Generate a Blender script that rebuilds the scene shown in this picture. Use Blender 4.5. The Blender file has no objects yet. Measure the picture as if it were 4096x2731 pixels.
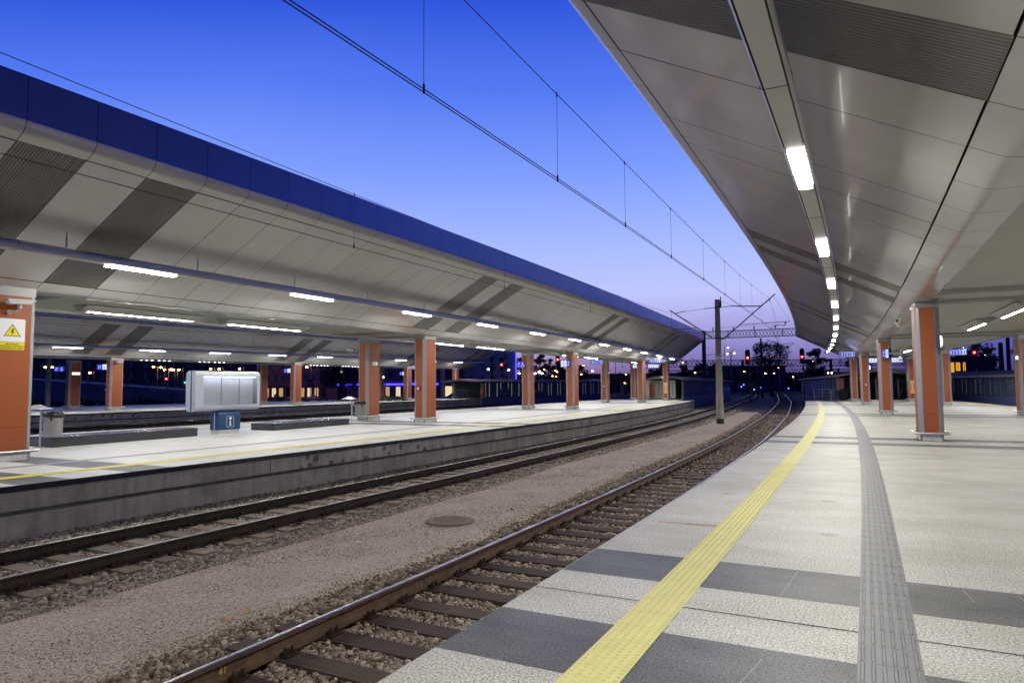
import bpy, bmesh, math, random
import numpy as np
from mathutils import Vector, Matrix

scene = bpy.context.scene
col = scene.collection
random.seed(7)
rng = np.random.default_rng(7)
PI = math.pi

# ------------------------------------------------------------------ camera
PITCH = math.atan((1542.5 - 1365.5) / 2731.0)
ROLL = math.atan(-0.0069)
CAM_Z = 1.6
cp, sp = math.cos(PITCH), math.sin(PITCH)
cr, sr = math.cos(ROLL), math.sin(ROLL)
Rv, Uv, Fv = Vector((1, 0, 0)), Vector((0, -sp, cp)), Vector((0, cp, sp))
right = cr * Rv + sr * Uv
up = -sr * Rv + cr * Uv
cd = bpy.data.cameras.new('camera')
cam = bpy.data.objects.new('camera', cd)
col.objects.link(cam)
m = Matrix.Identity(4)
for i in range(3):
    m[i][0], m[i][1], m[i][2] = right[i], up[i], -Fv[i]
m[2][3] = CAM_Z
cam.matrix_world = m
cd.sensor_width = 36.0
cd.lens = 24.0
cd.clip_start = 0.05
cd.clip_end = 3000
scene.camera = cam

# ------------------------------------------------------------------ render settings, world
scene.view_settings.view_transform = 'Standard'
scene.view_settings.look = 'None'
scene.view_settings.exposure = 0.0
scene.view_settings.gamma = 1.0
cy = scene.cycles
cy.use_denoising = True
cy.max_bounces = 6
cy.diffuse_bounces = 3
cy.glossy_bounces = 3
cy.transmission_bounces = 4
cy.transparent_max_bounces = 6
cy.caustics_reflective = False
cy.caustics_refractive = False
cy.sample_clamp_indirect = 4.0

def srgb(r, g, b):
    def f(c):
        c /= 255.0
        return c / 12.92 if c <= 0.04045 else ((c + 0.055) / 1.055) ** 2.4
    return (f(r), f(g), f(b), 1.0)

SKY_RAMP = [(0.00, (84, 66, 114)), (0.022, (108, 96, 156)), (0.05, (141, 134, 198)), (0.085, (172, 166, 228)),
            (0.13, (192, 200, 255)), (0.19, (172, 190, 255)), (0.30, (126, 158, 255)), (0.40, (86, 124, 244)),
            (0.50, (48, 88, 222)), (0.62, (22, 46, 150)), (1.0, (8, 16, 66))]
SKY_STRENGTH = 1.0
wd = bpy.data.worlds.new('World')
scene.world = wd
wd.use_nodes = True
nt = wd.node_tree
nt.nodes.clear()
wo = nt.nodes.new('ShaderNodeOutputWorld')
bg = nt.nodes.new('ShaderNodeBackground')
tc = nt.nodes.new('ShaderNodeTexCoord')
sx = nt.nodes.new('ShaderNodeSeparateXYZ')
rp = nt.nodes.new('ShaderNodeValToRGB')
# the afterglow sits towards +Y: away from it the gradient moves down towards the horizon
m1 = nt.nodes.new('ShaderNodeMath'); m1.operation = 'SUBTRACT'; m1.use_clamp = True; m1.inputs[0].default_value = 0.86
ma = nt.nodes.new('ShaderNodeMath'); ma.operation = 'MULTIPLY_ADD'; ma.inputs[1].default_value = 0.46
nt.links.new(tc.outputs['Generated'], sx.inputs[0])
nt.links.new(sx.outputs['Y'], m1.inputs[1])
nt.links.new(m1.outputs[0], ma.inputs[0])
nt.links.new(sx.outputs['Z'], ma.inputs[2])
nt.links.new(ma.outputs[0], rp.inputs[0])
e = rp.color_ramp.elements
while len(e) < len(SKY_RAMP):
    e.new(0.5)
for k, (p_, c_) in enumerate(SKY_RAMP):
    e[k].position = p_
    e[k].color = srgb(*c_)
# the horizon is pinker towards -X
mx = nt.nodes.new('ShaderNodeMapRange'); mx.inputs[1].default_value = 0.02; mx.inputs[2].default_value = 0.28; mx.inputs[3].default_value = 1.0; mx.inputs[4].default_value = 0.0
mz = nt.nodes.new('ShaderNodeMapRange'); mz.inputs[1].default_value = 0.02; mz.inputs[2].default_value = 0.12; mz.inputs[3].default_value = 1.0; mz.inputs[4].default_value = 0.0
mm = nt.nodes.new('ShaderNodeMath'); mm.operation = 'MULTIPLY'
mc = nt.nodes.new('ShaderNodeMix'); mc.data_type = 'RGBA'; mc.blend_type = 'MULTIPLY'
mc.inputs[7].default_value = (2.1, 1.75, 1.25, 1)
nt.links.new(sx.outputs['X'], mx.inputs[0]); nt.links.new(sx.outputs['Z'], mz.inputs[0])
nt.links.new(mx.outputs[0], mm.inputs[0]); nt.links.new(mz.outputs[0], mm.inputs[1]); nt.links.new(mm.outputs[0], mc.inputs[0])
nt.links.new(rp.outputs[0], mc.inputs[6])
# and darker low down towards +X
m3 = nt.nodes.new('ShaderNodeMapRange'); m3.inputs[1].default_value = 0.42; m3.inputs[2].default_value = 0.62; m3.inputs[3].default_value = 0.0; m3.inputs[4].default_value = 1.0
m4 = nt.nodes.new('ShaderNodeMapRange'); m4.inputs[1].default_value = 0.10; m4.inputs[2].default_value = 0.25; m4.inputs[3].default_value = 1.0; m4.inputs[4].default_value = 0.0
m5 = nt.nodes.new('ShaderNodeMath'); m5.operation = 'MULTIPLY'
mc2 = nt.nodes.new('ShaderNodeMix'); mc2.data_type = 'RGBA'; mc2.blend_type = 'MULTIPLY'; mc2.inputs[7].default_value = (0.16, 0.20, 0.52, 1)
nt.links.new(sx.outputs['X'], m3.inputs[0]); nt.links.new(sx.outputs['Z'], m4.inputs[0])
nt.links.new(m3.outputs[0], m5.inputs[0]); nt.links.new(m4.outputs[0], m5.inputs[1]); nt.links.new(m5.outputs[0], mc2.inputs[0])
nt.links.new(mc.outputs[2], mc2.inputs[6]); nt.links.new(mc2.outputs[2], bg.inputs['Color'])
bg.inputs['Strength'].default_value = SKY_STRENGTH
nt.links.new(bg.outputs[0], wo.inputs[0])

LAMP_TUBE = 180.0      # emission of the lamps in the light lines
LAMP_CEIL = 75.0      # emission of the tubes under the ceilings
LAMP_COL = (1.0, 0.975, 0.91)

# ------------------------------------------------------------------ station coordinates
# q = metres to the right of the camera across the tracks, s = metres along them; everything curves about CC
CC = (-647.766, 341.856)
R0 = math.hypot(*CC)
A0 = math.atan2(-CC[1], -CC[0])
def P(q, s, z=0.0):
    a = A0 + s / R0
    return Vector((CC[0] + (R0 + q) * math.cos(a), CC[1] + (R0 + q) * math.sin(a), z))
def ang(s):
    return A0 + s / R0
def frame(q, s, z=0.0, extra=0.0):
    return Matrix.Translation(P(q, s, z)) @ Matrix.Rotation(ang(s) + extra, 4, 'Z')
def interp(pts):
    xs = [p[0] for p in pts]; ys = [p[1] for p in pts]
    return lambda s: float(np.interp(s, xs, ys))

# ------------------------------------------------------------------ materials
MATS = {}
def new_mat(name):
    mt = bpy.data.materials.new(name)
    mt.use_nodes = True
    MATS[name] = mt
    return mt, mt.node_tree, mt.node_tree.nodes['Principled BSDF']
def plain(name, c, rough=0.5, metal=0.0, spec=0.5, noise=0.0, nscale=6.0, bump=0.0, bscale=60.0, coat=0.0):
    mt, t, b = new_mat(name)
    b.inputs['Base Color'].default_value = (*c, 1)
    b.inputs['Roughness'].default_value = rough
    b.inputs['Metallic'].default_value = metal
    b.inputs['Specular IOR Level'].default_value = spec
    if coat:
        b.inputs['Coat Weight'].default_value = coat
        b.inputs['Coat Roughness'].default_value = 0.08
    tcn = t.nodes.new('ShaderNodeTexCoord')
    if noise:
        n = t.nodes.new('ShaderNodeTexNoise'); n.inputs['Scale'].default_value = nscale; n.inputs['Detail'].default_value = 6
        r = t.nodes.new('ShaderNodeValToRGB')
        r.color_ramp.elements[0].position = 0.3; r.color_ramp.elements[1].position = 0.7
        r.color_ramp.elements[0].color = (*[x * (1 - noise) for x in c], 1)
        r.color_ramp.elements[1].color = (*[min(1, x * (1 + noise)) for x in c], 1)
        t.links.new(tcn.outputs['Object'], n.inputs['Vector']); t.links.new(n.outputs['Fac'], r.inputs[0])
        t.links.new(r.outputs[0], b.inputs['Base Color'])
    if bump:
        n = t.nodes.new('ShaderNodeTexNoise'); n.inputs['Scale'].default_value = bscale; n.inputs['Detail'].default_value = 4
        bp = t.nodes.new('ShaderNodeBump'); bp.inputs['Strength'].default_value = bump; bp.inputs['Distance'].default_value = 0.01
        t.links.new(tcn.outputs['Object'], n.inputs['Vector']); t.links.new(n.outputs['Fac'], bp.inputs['Height'])
        t.links.new(bp.outputs[0], b.inputs['Normal'])
    return mt
def glow(name, c, strength):
    mt, t, b = new_mat(name)
    b.inputs['Base Color'].default_value = (0.02, 0.02, 0.02, 1)
    b.inputs['Emission Color'].default_value = (*c, 1)
    b.inputs['Emission Strength'].default_value = strength
    return mt
def node(t, typ, **kw):
    n = t.nodes.new(typ)
    for k, v in kw.items():
        setattr(n, k, v)
    return n
def ramp(t, fac, stops):
    r = t.nodes.new('ShaderNodeValToRGB')
    el = r.color_ramp.elements
    while len(el) < len(stops):
        el.new(0.5)
    for k, (p_, c_) in enumerate(stops):
        el[k].position = p_; el[k].color = (*c_, 1)
    t.links.new(fac, r.inputs[0])
    return r
def mix(t, fac, a, b, mode='MIX'):
    n = node(t, 'ShaderNodeMix', data_type='RGBA', blend_type=mode)
    for sock, val in ((n.inputs[0], fac), (n.inputs[6], a), (n.inputs[7], b)):
        if isinstance(val, (int, float)):
            sock.default_value = val
        elif isinstance(val, tuple):
            sock.default_value = (*val, 1)
        else:
            t.links.new(val, sock)
    return n.outputs[2]

def granite(name, lo, hi, stain, joint=0.78, bw=0.9, bh=0.6):
    """flamed granite: fine speckle, broad stains, slab joints; UV is in metres (q, s)"""
    mt, t, b = new_mat(name)
    uv = node(t, 'ShaderNodeTexCoord')
    sp_ = node(t, 'ShaderNodeTexNoise'); sp_.inputs['Scale'].default_value = 62; sp_.inputs['Detail'].default_value = 3; sp_.inputs['Roughness'].default_value = 0.75
    t.links.new(uv.outputs['UV'], sp_.inputs['Vector'])
    c1 = ramp(t, sp_.outputs['Fac'], [(0.33, lo), (0.47, tuple((a + b_) / 2 for a, b_ in zip(lo, hi))), (0.62, hi)])
    big = node(t, 'ShaderNodeTexNoise'); big.inputs['Scale'].default_value = 1.1; big.inputs['Detail'].default_value = 7; big.inputs['Roughness'].default_value = 0.6
    mp = node(t, 'ShaderNodeMapping'); mp.inputs['Scale'].default_value = (0.75, 1.25, 1)
    t.links.new(uv.outputs['UV'], mp.inputs['Vector']); t.links.new(mp.outputs[0], big.inputs['Vector'])
    st = ramp(t, big.outputs['Fac'], [(0.38, stain), (0.62, (1, 1, 1))])
    c2 = mix(t, 0.9, c1.outputs[0], st.outputs[0], 'MULTIPLY')
    br = node(t, 'ShaderNodeTexBrick'); br.offset = 0.5
    br.inputs['Scale'].default_value = 1.0; br.inputs['Mortar Size'].default_value = 0.003
    br.inputs['Brick Width'].default_value = bw; br.inputs['Row Height'].default_value = bh
    br.inputs['Color1'].default_value = (1, 1, 1, 1); br.inputs['Color2'].default_value = (0.965, 0.965, 0.955, 1); br.inputs['Mortar'].default_value = (joint, joint, joint, 1)
    t.links.new(uv.outputs['UV'], br.inputs['Vector'])
    c3 = mix(t, 1.0, c2, br.outputs['Color'], 'MULTIPLY')
    # spilled spots
    vo = node(t, 'ShaderNodeTexVoronoi'); vo.inputs['Scale'].default_value = 0.9
    wob = node(t, 'ShaderNodeTexNoise'); wob.inputs['Scale'].default_value = 9
    t.links.new(uv.outputs['UV'], wob.inputs['Vector'])
    vm = node(t, 'ShaderNodeVectorMath', operation='MULTIPLY_ADD'); vm.inputs[1].default_value = (0.12, 0.12, 0)
    t.links.new(wob.outputs['Color'], vm.inputs[0]); t.links.new(uv.outputs['UV'], vm.inputs[2])
    t.links.new(vm.outputs[0], vo.inputs['Vector'])
    sp2 = ramp(t, vo.outputs['Distance'], [(0.07, (0.72, 0.72, 0.72)), (0.11, (1, 1, 1))])
    c4 = mix(t, 1.0, c3, sp2.outputs[0], 'MULTIPLY')
    t.links.new(c4, b.inputs['Base Color'])
    b.inputs['Roughness'].default_value = 0.55
    b.inputs['Specular IOR Level'].default_value = 0.35
    bp = node(t, 'ShaderNodeBump'); bp.inputs['Strength'].default_value = 0.15; bp.inputs['Distance'].default_value = 0.004
    t.links.new(sp_.outputs['Fac'], bp.inputs['Height']); t.links.new(bp.outputs[0], b.inputs['Normal'])
    return mt
granite('granite_light', (0.085, 0.085, 0.078), (0.70, 0.69, 0.64), (0.80, 0.785, 0.735))
granite('granite_pale', (0.36, 0.36, 0.35), (0.66, 0.655, 0.64), (0.86, 0.86, 0.84), joint=0.85)
granite('granite_dark', (0.035, 0.035, 0.037), (0.205, 0.205, 0.205), (0.5, 0.5, 0.5), joint=0.9, bw=1.2, bh=0.6)
granite('granite_black', (0.010, 0.010, 0.013), (0.05, 0.05, 0.06), (0.7, 0.7, 0.7), joint=0.8, bw=1.0, bh=1.0)

def concrete(name, c, spots=False):
    mt, t, b = new_mat(name)
    tcn = node(t, 'ShaderNodeTexCoord')
    n1 = node(t, 'ShaderNodeTexNoise'); n1.inputs['Scale'].default_value = 1.2; n1.inputs['Detail'].default_value = 8; n1.inputs['Roughness'].default_value = 0.65
    n2 = node(t, 'ShaderNodeTexNoise'); n2.inputs['Scale'].default_value = 2.2; n2.inputs['Detail'].default_value = 5
    mp = node(t, 'ShaderNodeMapping'); mp.inputs['Scale'].default_value = (3.0, 3.0, 0.25)   # run-down streaks
    t.links.new(tcn.outputs['Object'], n1.inputs['Vector'])
    t.links.new(tcn.outputs['Object'], mp.inputs['Vector']); t.links.new(mp.outputs[0], n2.inputs['Vector'])
    r1 = ramp(t, n1.outputs['Fac'], [(0.3, tuple(x * 0.66 for x in c)), (0.55, c), (0.75, tuple(x * 1.22 for x in c))])
    r2 = ramp(t, n2.outputs['Fac'], [(0.34, (0.70, 0.69, 0.66)), (0.6, (1, 1, 1))])
    out = mix(t, 0.75, r1.outputs[0], r2.outputs[0], 'MULTIPLY')
    if spots:
        vo = node(t, 'ShaderNodeTexVoronoi'); vo.inputs['Scale'].default_value = 3.2
        wob = node(t, 'ShaderNodeTexNoise'); wob.inputs['Scale'].default_value = 14
        vm = node(t, 'ShaderNodeVectorMath', operation='MULTIPLY_ADD'); vm.inputs[1].default_value = (0.07, 0.07, 0.07)
        t.links.new(tcn.outputs['Object'], wob.inputs['Vector']); t.links.new(wob.outputs['Color'], vm.inputs[0]); t.links.new(tcn.outputs['Object'], vm.inputs[2])
        t.links.new(vm.outputs[0], vo.inputs['Vector'])
        rs_ = ramp(t, vo.outputs['Distance'], [(0.27, (0.42, 0.42, 0.42)), (0.32, (1, 1, 1))])
        out = mix(t, 1.0, out, rs_.outputs[0], 'MULTIPLY')
    t.links.new(out, b.inputs['Base Color'])
    b.inputs['Roughness'].default_value = 0.85
    n3 = node(t, 'ShaderNodeTexNoise'); n3.inputs['Scale'].default_value = 40; n3.inputs['Detail'].default_value = 4
    t.links.new(tcn.outputs['Object'], n3.inputs['Vector'])
    bp = node(t, 'ShaderNodeBump'); bp.inputs['Strength'].default_value = 0.25; bp.inputs['Distance'].default_value = 0.01
    t.links.new(n3.outputs['Fac'], bp.inputs['Height']); t.links.new(bp.outputs[0], b.inputs['Normal'])
    return mt
concrete('concrete', (0.47, 0.445, 0.385))
concrete('concrete_spotted', (0.56, 0.535, 0.48), True)
concrete('concrete_pole', (0.42, 0.40, 0.33))
plain('joint_dark', (0.02, 0.019, 0.018), 0.9)
plain('coping_side', (0.055, 0.053, 0.055), 0.7, noise=0.35, nscale=60)
plain('coping_black', (0.010, 0.010, 0.016), 0.35, noise=0.2, nscale=30)
plain('groove_grey', (0.10, 0.097, 0.09), 0.9, noise=0.25, nscale=4)

def pebbles(name, cells, stops, bump, warp=0.3):
    mt, t, b = new_mat(name)
    tcn = node(t, 'ShaderNodeTexCoord')
    vo = node(t, 'ShaderNodeTexVoronoi'); vo.inputs['Scale'].default_value = cells
    t.links.new(tcn.outputs['Object'], vo.inputs['Vector'])
    sx_ = node(t, 'ShaderNodeSeparateColor'); t.links.new(vo.outputs['Color'], sx_.inputs[0])
    r = ramp(t, sx_.outputs[0], stops)
    n = node(t, 'ShaderNodeTexNoise'); n.inputs['Scale'].default_value = 1.4; n.inputs['Detail'].default_value = 6
    t.links.new(tcn.outputs['Object'], n.inputs['Vector'])
    rr = ramp(t, n.outputs['Fac'], [(0.33, (0.86, 0.85, 0.84)), (0.65, (1, 1, 1))])
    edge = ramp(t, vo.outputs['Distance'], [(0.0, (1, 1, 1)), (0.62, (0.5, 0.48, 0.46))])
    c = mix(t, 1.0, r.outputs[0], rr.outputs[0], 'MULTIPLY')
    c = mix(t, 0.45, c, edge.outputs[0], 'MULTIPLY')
    t.links.new(c, b.inputs['Base Color'])
    b.inputs['Roughness'].default_value = 0.85
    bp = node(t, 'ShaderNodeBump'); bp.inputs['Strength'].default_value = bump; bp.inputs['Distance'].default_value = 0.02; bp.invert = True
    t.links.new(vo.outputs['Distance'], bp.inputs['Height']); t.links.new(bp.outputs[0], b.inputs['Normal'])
    return mt
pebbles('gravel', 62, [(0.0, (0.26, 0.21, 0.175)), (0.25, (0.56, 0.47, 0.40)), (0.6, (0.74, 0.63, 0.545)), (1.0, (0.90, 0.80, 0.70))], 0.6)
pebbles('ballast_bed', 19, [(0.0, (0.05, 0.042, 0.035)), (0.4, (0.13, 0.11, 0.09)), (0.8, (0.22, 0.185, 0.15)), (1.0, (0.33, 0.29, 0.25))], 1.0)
plain('dirt', (0.05, 0.042, 0.036), 0.95, noise=0.4, nscale=0.5)
def stone_mat(name, stops):
    mt, t, b = new_mat(name)
    g = node(t, 'ShaderNodeNewGeometry')
    r = ramp(t, g.outputs['Random Per Island'], stops)
    tcn = node(t, 'ShaderNodeTexCoord')
    n = node(t, 'ShaderNodeTexNoise'); n.inputs['Scale'].default_value = 55; n.inputs['Detail'].default_value = 3
    t.links.new(tcn.outputs['Object'], n.inputs['Vector'])
    rr = ramp(t, n.outputs['Fac'], [(0.3, (0.6, 0.58, 0.56)), (0.65, (1, 1, 1))])
    c = mix(t, 0.8, r.outputs[0], rr.outputs[0], 'MULTIPLY')
    t.links.new(c, b.inputs['Base Color']); b.inputs['Roughness'].default_value = 0.8
stone_mat('stone_near', [(0.0, (0.09, 0.072, 0.054)), (0.3, (0.19, 0.15, 0.112)), (0.6, (0.29, 0.232, 0.175)), (0.85, (0.40, 0.32, 0.24)), (1.0, (0.56, 0.49, 0.41))])
stone_mat('stone_far', [(0.0, (0.12, 0.10, 0.085)), (0.35, (0.25, 0.21, 0.17)), (0.7, (0.38, 0.32, 0.26)), (1.0, (0.58, 0.51, 0.43))])
stone_mat('gravel_chip', [(0.0, (0.24, 0.19, 0.16)), (0.4, (0.5, 0.41, 0.34)), (1.0, (0.8, 0.7, 0.6))])

def wood(name, a, bcol):
    mt, t, b = new_mat(name)
    tcn = node(t, 'ShaderNodeTexCoord')
    mp = node(t, 'ShaderNodeMapping'); mp.inputs['Scale'].default_value = (1.2, 28, 28)
    n = node(t, 'ShaderNodeTexNoise'); n.inputs['Scale'].default_value = 1.0; n.inputs['Detail'].default_value = 6
    t.links.new(tcn.outputs['Object'], mp.inputs['Vector']); t.links.new(mp.outputs[0], n.inputs['Vector'])
    oi = node(t, 'ShaderNodeObjectInfo')
    r = ramp(t, n.outputs['Fac'], [(0.3, a), (0.7, bcol)])
    r2 = ramp(t, oi.outputs['Random'], [(0, (0.65, 0.62, 0.6)), (1, (1.15, 1.1, 1.05))])
    c = mix(t, 1.0, r.outputs[0], r2.outputs[0], 'MULTIPLY')
    t.links.new(c, b.inputs['Base Color']); b.inputs['Roughness'].default_value = 0.8
    bp = node(t, 'ShaderNodeBump'); bp.inputs['Strength'].default_value = 0.5; bp.inputs['Distance'].default_value = 0.01
    t.links.new(n.outputs['Fac'], bp.inputs['Height']); t.links.new(bp.outputs[0], b.inputs['Normal'])
wood('sleeper_dark', (0.030, 0.021, 0.014), (0.105, 0.075, 0.052))
wood('sleeper_grey', (0.13, 0.10, 0.075), (0.30, 0.25, 0.19))
plain('rail_rust', (0.075, 0.042, 0.022), 0.75, noise=0.45, nscale=9, bump=0.2, bscale=40)
plain('rail_rust_dark', (0.030, 0.018, 0.012), 0.8, noise=0.45, nscale=9)
plain('rail_head', (0.42, 0.38, 0.34), 0.30, 0.95)
plain('rail_head_dull', (0.26, 0.25, 0.26), 0.42, 0.9)
plain('clip_iron', (0.045, 0.028, 0.018), 0.6, 0.4)

def panel_mat(name, c, rough, metal, spec=0.5):
    mt, t, b = new_mat(name)
    b.inputs['Metallic'].default_value = metal
    b.inputs['Specular IOR Level'].default_value = spec
    b.inputs['Roughness'].default_value = rough
    tcn = node(t, 'ShaderNodeTexCoord'); g = node(t, 'ShaderNodeNewGeometry')
    n = node(t, 'ShaderNodeTexNoise'); n.inputs['Scale'].default_value = 1.3; n.inputs['Detail'].default_value = 5
    t.links.new(tcn.outputs['Object'], n.inputs['Vector'])
    r = ramp(t, n.outputs['Fac'], [(0.3, tuple(x * .94 for x in c)), (0.7, tuple(x * 1.03 for x in c))])
    r2 = ramp(t, g.outputs['Random Per Island'], [(0, (.95, .95, .95)), (1, (1, 1, 1))])
    t.links.new(mix(t, 1.0, r.outputs[0], r2.outputs[0], 'MULTIPLY'), b.inputs['Base Color'])
    if metal:
        b.inputs['Coat Weight'].default_value = 0.35; b.inputs['Coat Roughness'].default_value = 0.06
panel_mat('soffit', (0.82, 0.81, 0.78), 0.27, 0.20, 0.4)
panel_mat('fascia', (0.20, 0.235, 0.36), 0.24, 0.55, 0.4)  # same metal as the soffit, the dusk sky's blue put into its colour
panel_mat('ceiling', (0.43, 0.45, 0.385), 0.35, 0.0)
plain('seam_dark', (0.012, 0.012, 0.012), 0.9)
plain('ribbed_dark', (0.235, 0.23, 0.225), 0.35, 0.2)
plain('roof_grey', (0.3, 0.3, 0.32), 0.6)
plain('aluminium', (0.36, 0.36, 0.355), 0.34, 0.3)
plain('capital_metal', (0.34, 0.34, 0.33), 0.45, 0.2)
plain('steel', (0.68, 0.66, 0.63), 0.34, 0.6, noise=0.1, nscale=20)
plain('tube_grey', (0.60, 0.60, 0.60), 0.35, 0.5)
plain('white_paint', (0.84, 0.84, 0.82), 0.4)
plain('orange', (0.33, 0.083, 0.020), 0.5, noise=0.05, nscale=90, bump=0.08, bscale=300)
plain('seam_line', (0.05, 0.02, 0.012), 0.9)
plain('plinth', (0.62, 0.62, 0.58), 0.6, noise=0.15, nscale=12)
plain('yellow_tile_deep', (0.56, 0.48, 0.06), 0.55)  # same tile, yellow deepened to offset washing out in the bright lamp light
plain('yellow_tile', (0.57, 0.53, 0.20), 0.55, noise=0.06, nscale=5)
plain('grey_tile', (0.13, 0.13, 0.135), 0.5, noise=0.12, nscale=8)
plain('line_grey', (0.23, 0.23, 0.235), 0.6, noise=0.15, nscale=10)
plain('black_paint', (0.012, 0.012, 0.014), 0.5)
plain('dark_iron', (0.022, 0.022, 0.026), 0.6, 0.2)
plain('galv', (0.16, 0.165, 0.18), 0.55, 0.4, noise=0.2, nscale=3)
plain('wire', (0.015, 0.014, 0.014), 0.6, 0.3)
plain('ceramic', (0.05, 0.03, 0.025), 0.3)
plain('blue_paint', (0.007, 0.045, 0.125), 0.45, noise=0.06, nscale=30)
plain('teal', (0.01, 0.11, 0.16), 0.4)
plain('board_white', (0.47, 0.49, 0.53), 0.35, coat=0.2)
plain('board_back', (0.84, 0.86, 0.90), 0.5)
plain('white_flat', (0.80, 0.80, 0.80), 0.5)
plain('cctv_grey', (0.50, 0.50, 0.47), 0.4)
plain('sign_yellow', (0.80, 0.66, 0.015), 0.4)
plain('sign_black', (0.01, 0.01, 0.01), 0.5)
plain('bag', (0.012, 0.012, 0.014), 0.25, bump=0.8, bscale=18)
plain('bin_steel', (0.42, 0.40, 0.37), 0.38, 0.8)
plain('red_box', (0.30, 0.025, 0.02), 0.4)
plain('sos_orange', (0.85, 0.28, 0.01), 0.5)
plain('stripe_red', (0.35, 0.02, 0.03), 0.5)
plain('wall_blue', (0.075, 0.095, 0.24), 0.45, noise=0.15, nscale=1.5)
plain('panel_blue', (0.075, 0.088, 0.155), 0.25, noise=0.2, nscale=1.2)
plain('panel_metal', (0.14, 0.15, 0.24), 0.25, 0.6)
plain('roof_metal', (0.16, 0.13, 0.17), 0.4, 0.3)
plain('cream', (0.42, 0.42, 0.37), 0.6, noise=0.2, nscale=3)
plain('graffiti', (0.13, 0.14, 0.2), 0.5)
plain('graffiti_dark', (0.015, 0.015, 0.03), 0.5)
plain('leaf', (0.030, 0.042, 0.020), 0.7)
plain('bark', (0.035, 0.028, 0.022), 0.9)
plain('grass', (0.030, 0.055, 0.018), 0.9)
plain('facade_mauve', (0.20, 0.15, 0.19), 0.8, noise=0.12, nscale=0.6)
plain('facade_dark', (0.07, 0.055, 0.065), 0.8, noise=0.2, nscale=0.4)
plain('facade_pale', (0.42, 0.40, 0.46), 0.7, noise=0.08, nscale=0.4)
plain('facade_blue', (0.035, 0.035, 0.10), 0.6)
plain('window_dark', (0.012, 0.012, 0.022), 0.15)
plain('bridge_grey', (0.12, 0.11, 0.10), 0.8, noise=0.2, nscale=0.7)
plain('ramp_grey', (0.19, 0.19, 0.22), 0.85, noise=0.18, nscale=0.5)
plain('car_dark', (0.02, 0.02, 0.03), 0.2, 0.3)
plain('car_blue', (0.10, 0.13, 0.22), 0.25, 0.3)
plain('parasol', (0.42, 0.36, 0.45), 0.8)
plain('chalk', (0.42, 0.34, 0.05), 0.8)
plain('peel', (0.62, 0.40, 0.20), 0.7)
plain('peel_light', (0.66, 0.58, 0.48), 0.7)
plain('iron_cover', (0.24, 0.185, 0.15), 0.75, 0.2, noise=0.3, nscale=25)
plain('stop_red', (0.30, 0.02, 0.02), 0.5)
plain('plant_green', (0.02, 0.035, 0.015), 0.45)
def glass(name):
    mt, t, b = new_mat(name)
    b.inputs['Base Color'].default_value = (1, 1, 1, 1); b.inputs['Roughness'].default_value = 0.02
    tr = node(t, 'ShaderNodeBsdfTransparent'); ms = node(t, 'ShaderNodeMixShader'); fr = node(t, 'ShaderNodeFresnel'); gl = node(t, 'ShaderNodeBsdfGlossy')
    gl.inputs['Roughness'].default_value = 0.02; fr.inputs['IOR'].default_value = 1.5
    t.links.new(fr.outputs[0], ms.inputs[0]); t.links.new(tr.outputs[0], ms.inputs[1]); t.links.new(gl.outputs[0], ms.inputs[2])
    t.links.new(ms.outputs[0], t.nodes['Material Output'].inputs[0])
glass('glass')
glow('lamp_tube', LAMP_COL, LAMP_TUBE)
glow('lamp_tube_left', LAMP_COL, LAMP_TUBE)
glow('lamp_side', LAMP_COL, 4.0)      # the dim opal flank of the lens
glow('lamp_ceiling', LAMP_COL, LAMP_CEIL * 1.1)
glow('lamp_louvre', LAMP_COL, 12.0)
glow('lamp_board', (0.8, 0.88, 1.0), 11.0)
glow('sign_blue', (0.03, 0.045, 0.60), 1.0)
glow('sign_white', (0.72, 0.78, 1.0), 1.05)
glow('sign_paleblue', (0.42, 0.50, 1.0), 1.1)
glow('exit_green', (0.01, 0.20, 0.06), 0.8)
glow('exit_white', (0.80, 1.0, 0.88), 1.6)
glow('lit_white', (0.9, 1.0, 0.96), 3.0)
glow('signal_red', (1.0, 0.02, 0.015), 90.0)
glow('signal_blue', (0.05, 0.10, 1.0), 22.0)
glow('traffic_green', (0.02, 0.8, 0.55), 10.0)
glow('sodium', (1.0, 0.42, 0.07), 110.0)
glow('sodium_far', (1.0, 0.45, 0.09), 30.0)
glow('mercury', (0.85, 0.88, 1.0), 40.0)
glow('headlight', (1.0, 0.62, 0.30), 18.0)
glow('neon', (0.05, 0.04, 1.0), 6.0)
glow('window_warm', (1.0, 0.62, 0.30), 0.55)
glow('window_yellow', (1.0, 0.50, 0.035), 0.75)
glow('window_cream', (1.0, 0.78, 0.48), 0.9)
glow('trail_red', (1.0, 0.08, 0.02), 1.5)
glow('slit_lit', (0.50, 0.60, 0.46), 0.75)
glow('inside_lamp', (0.9, 1.0, 0.80), 70.0)
M_ = MATS

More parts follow.
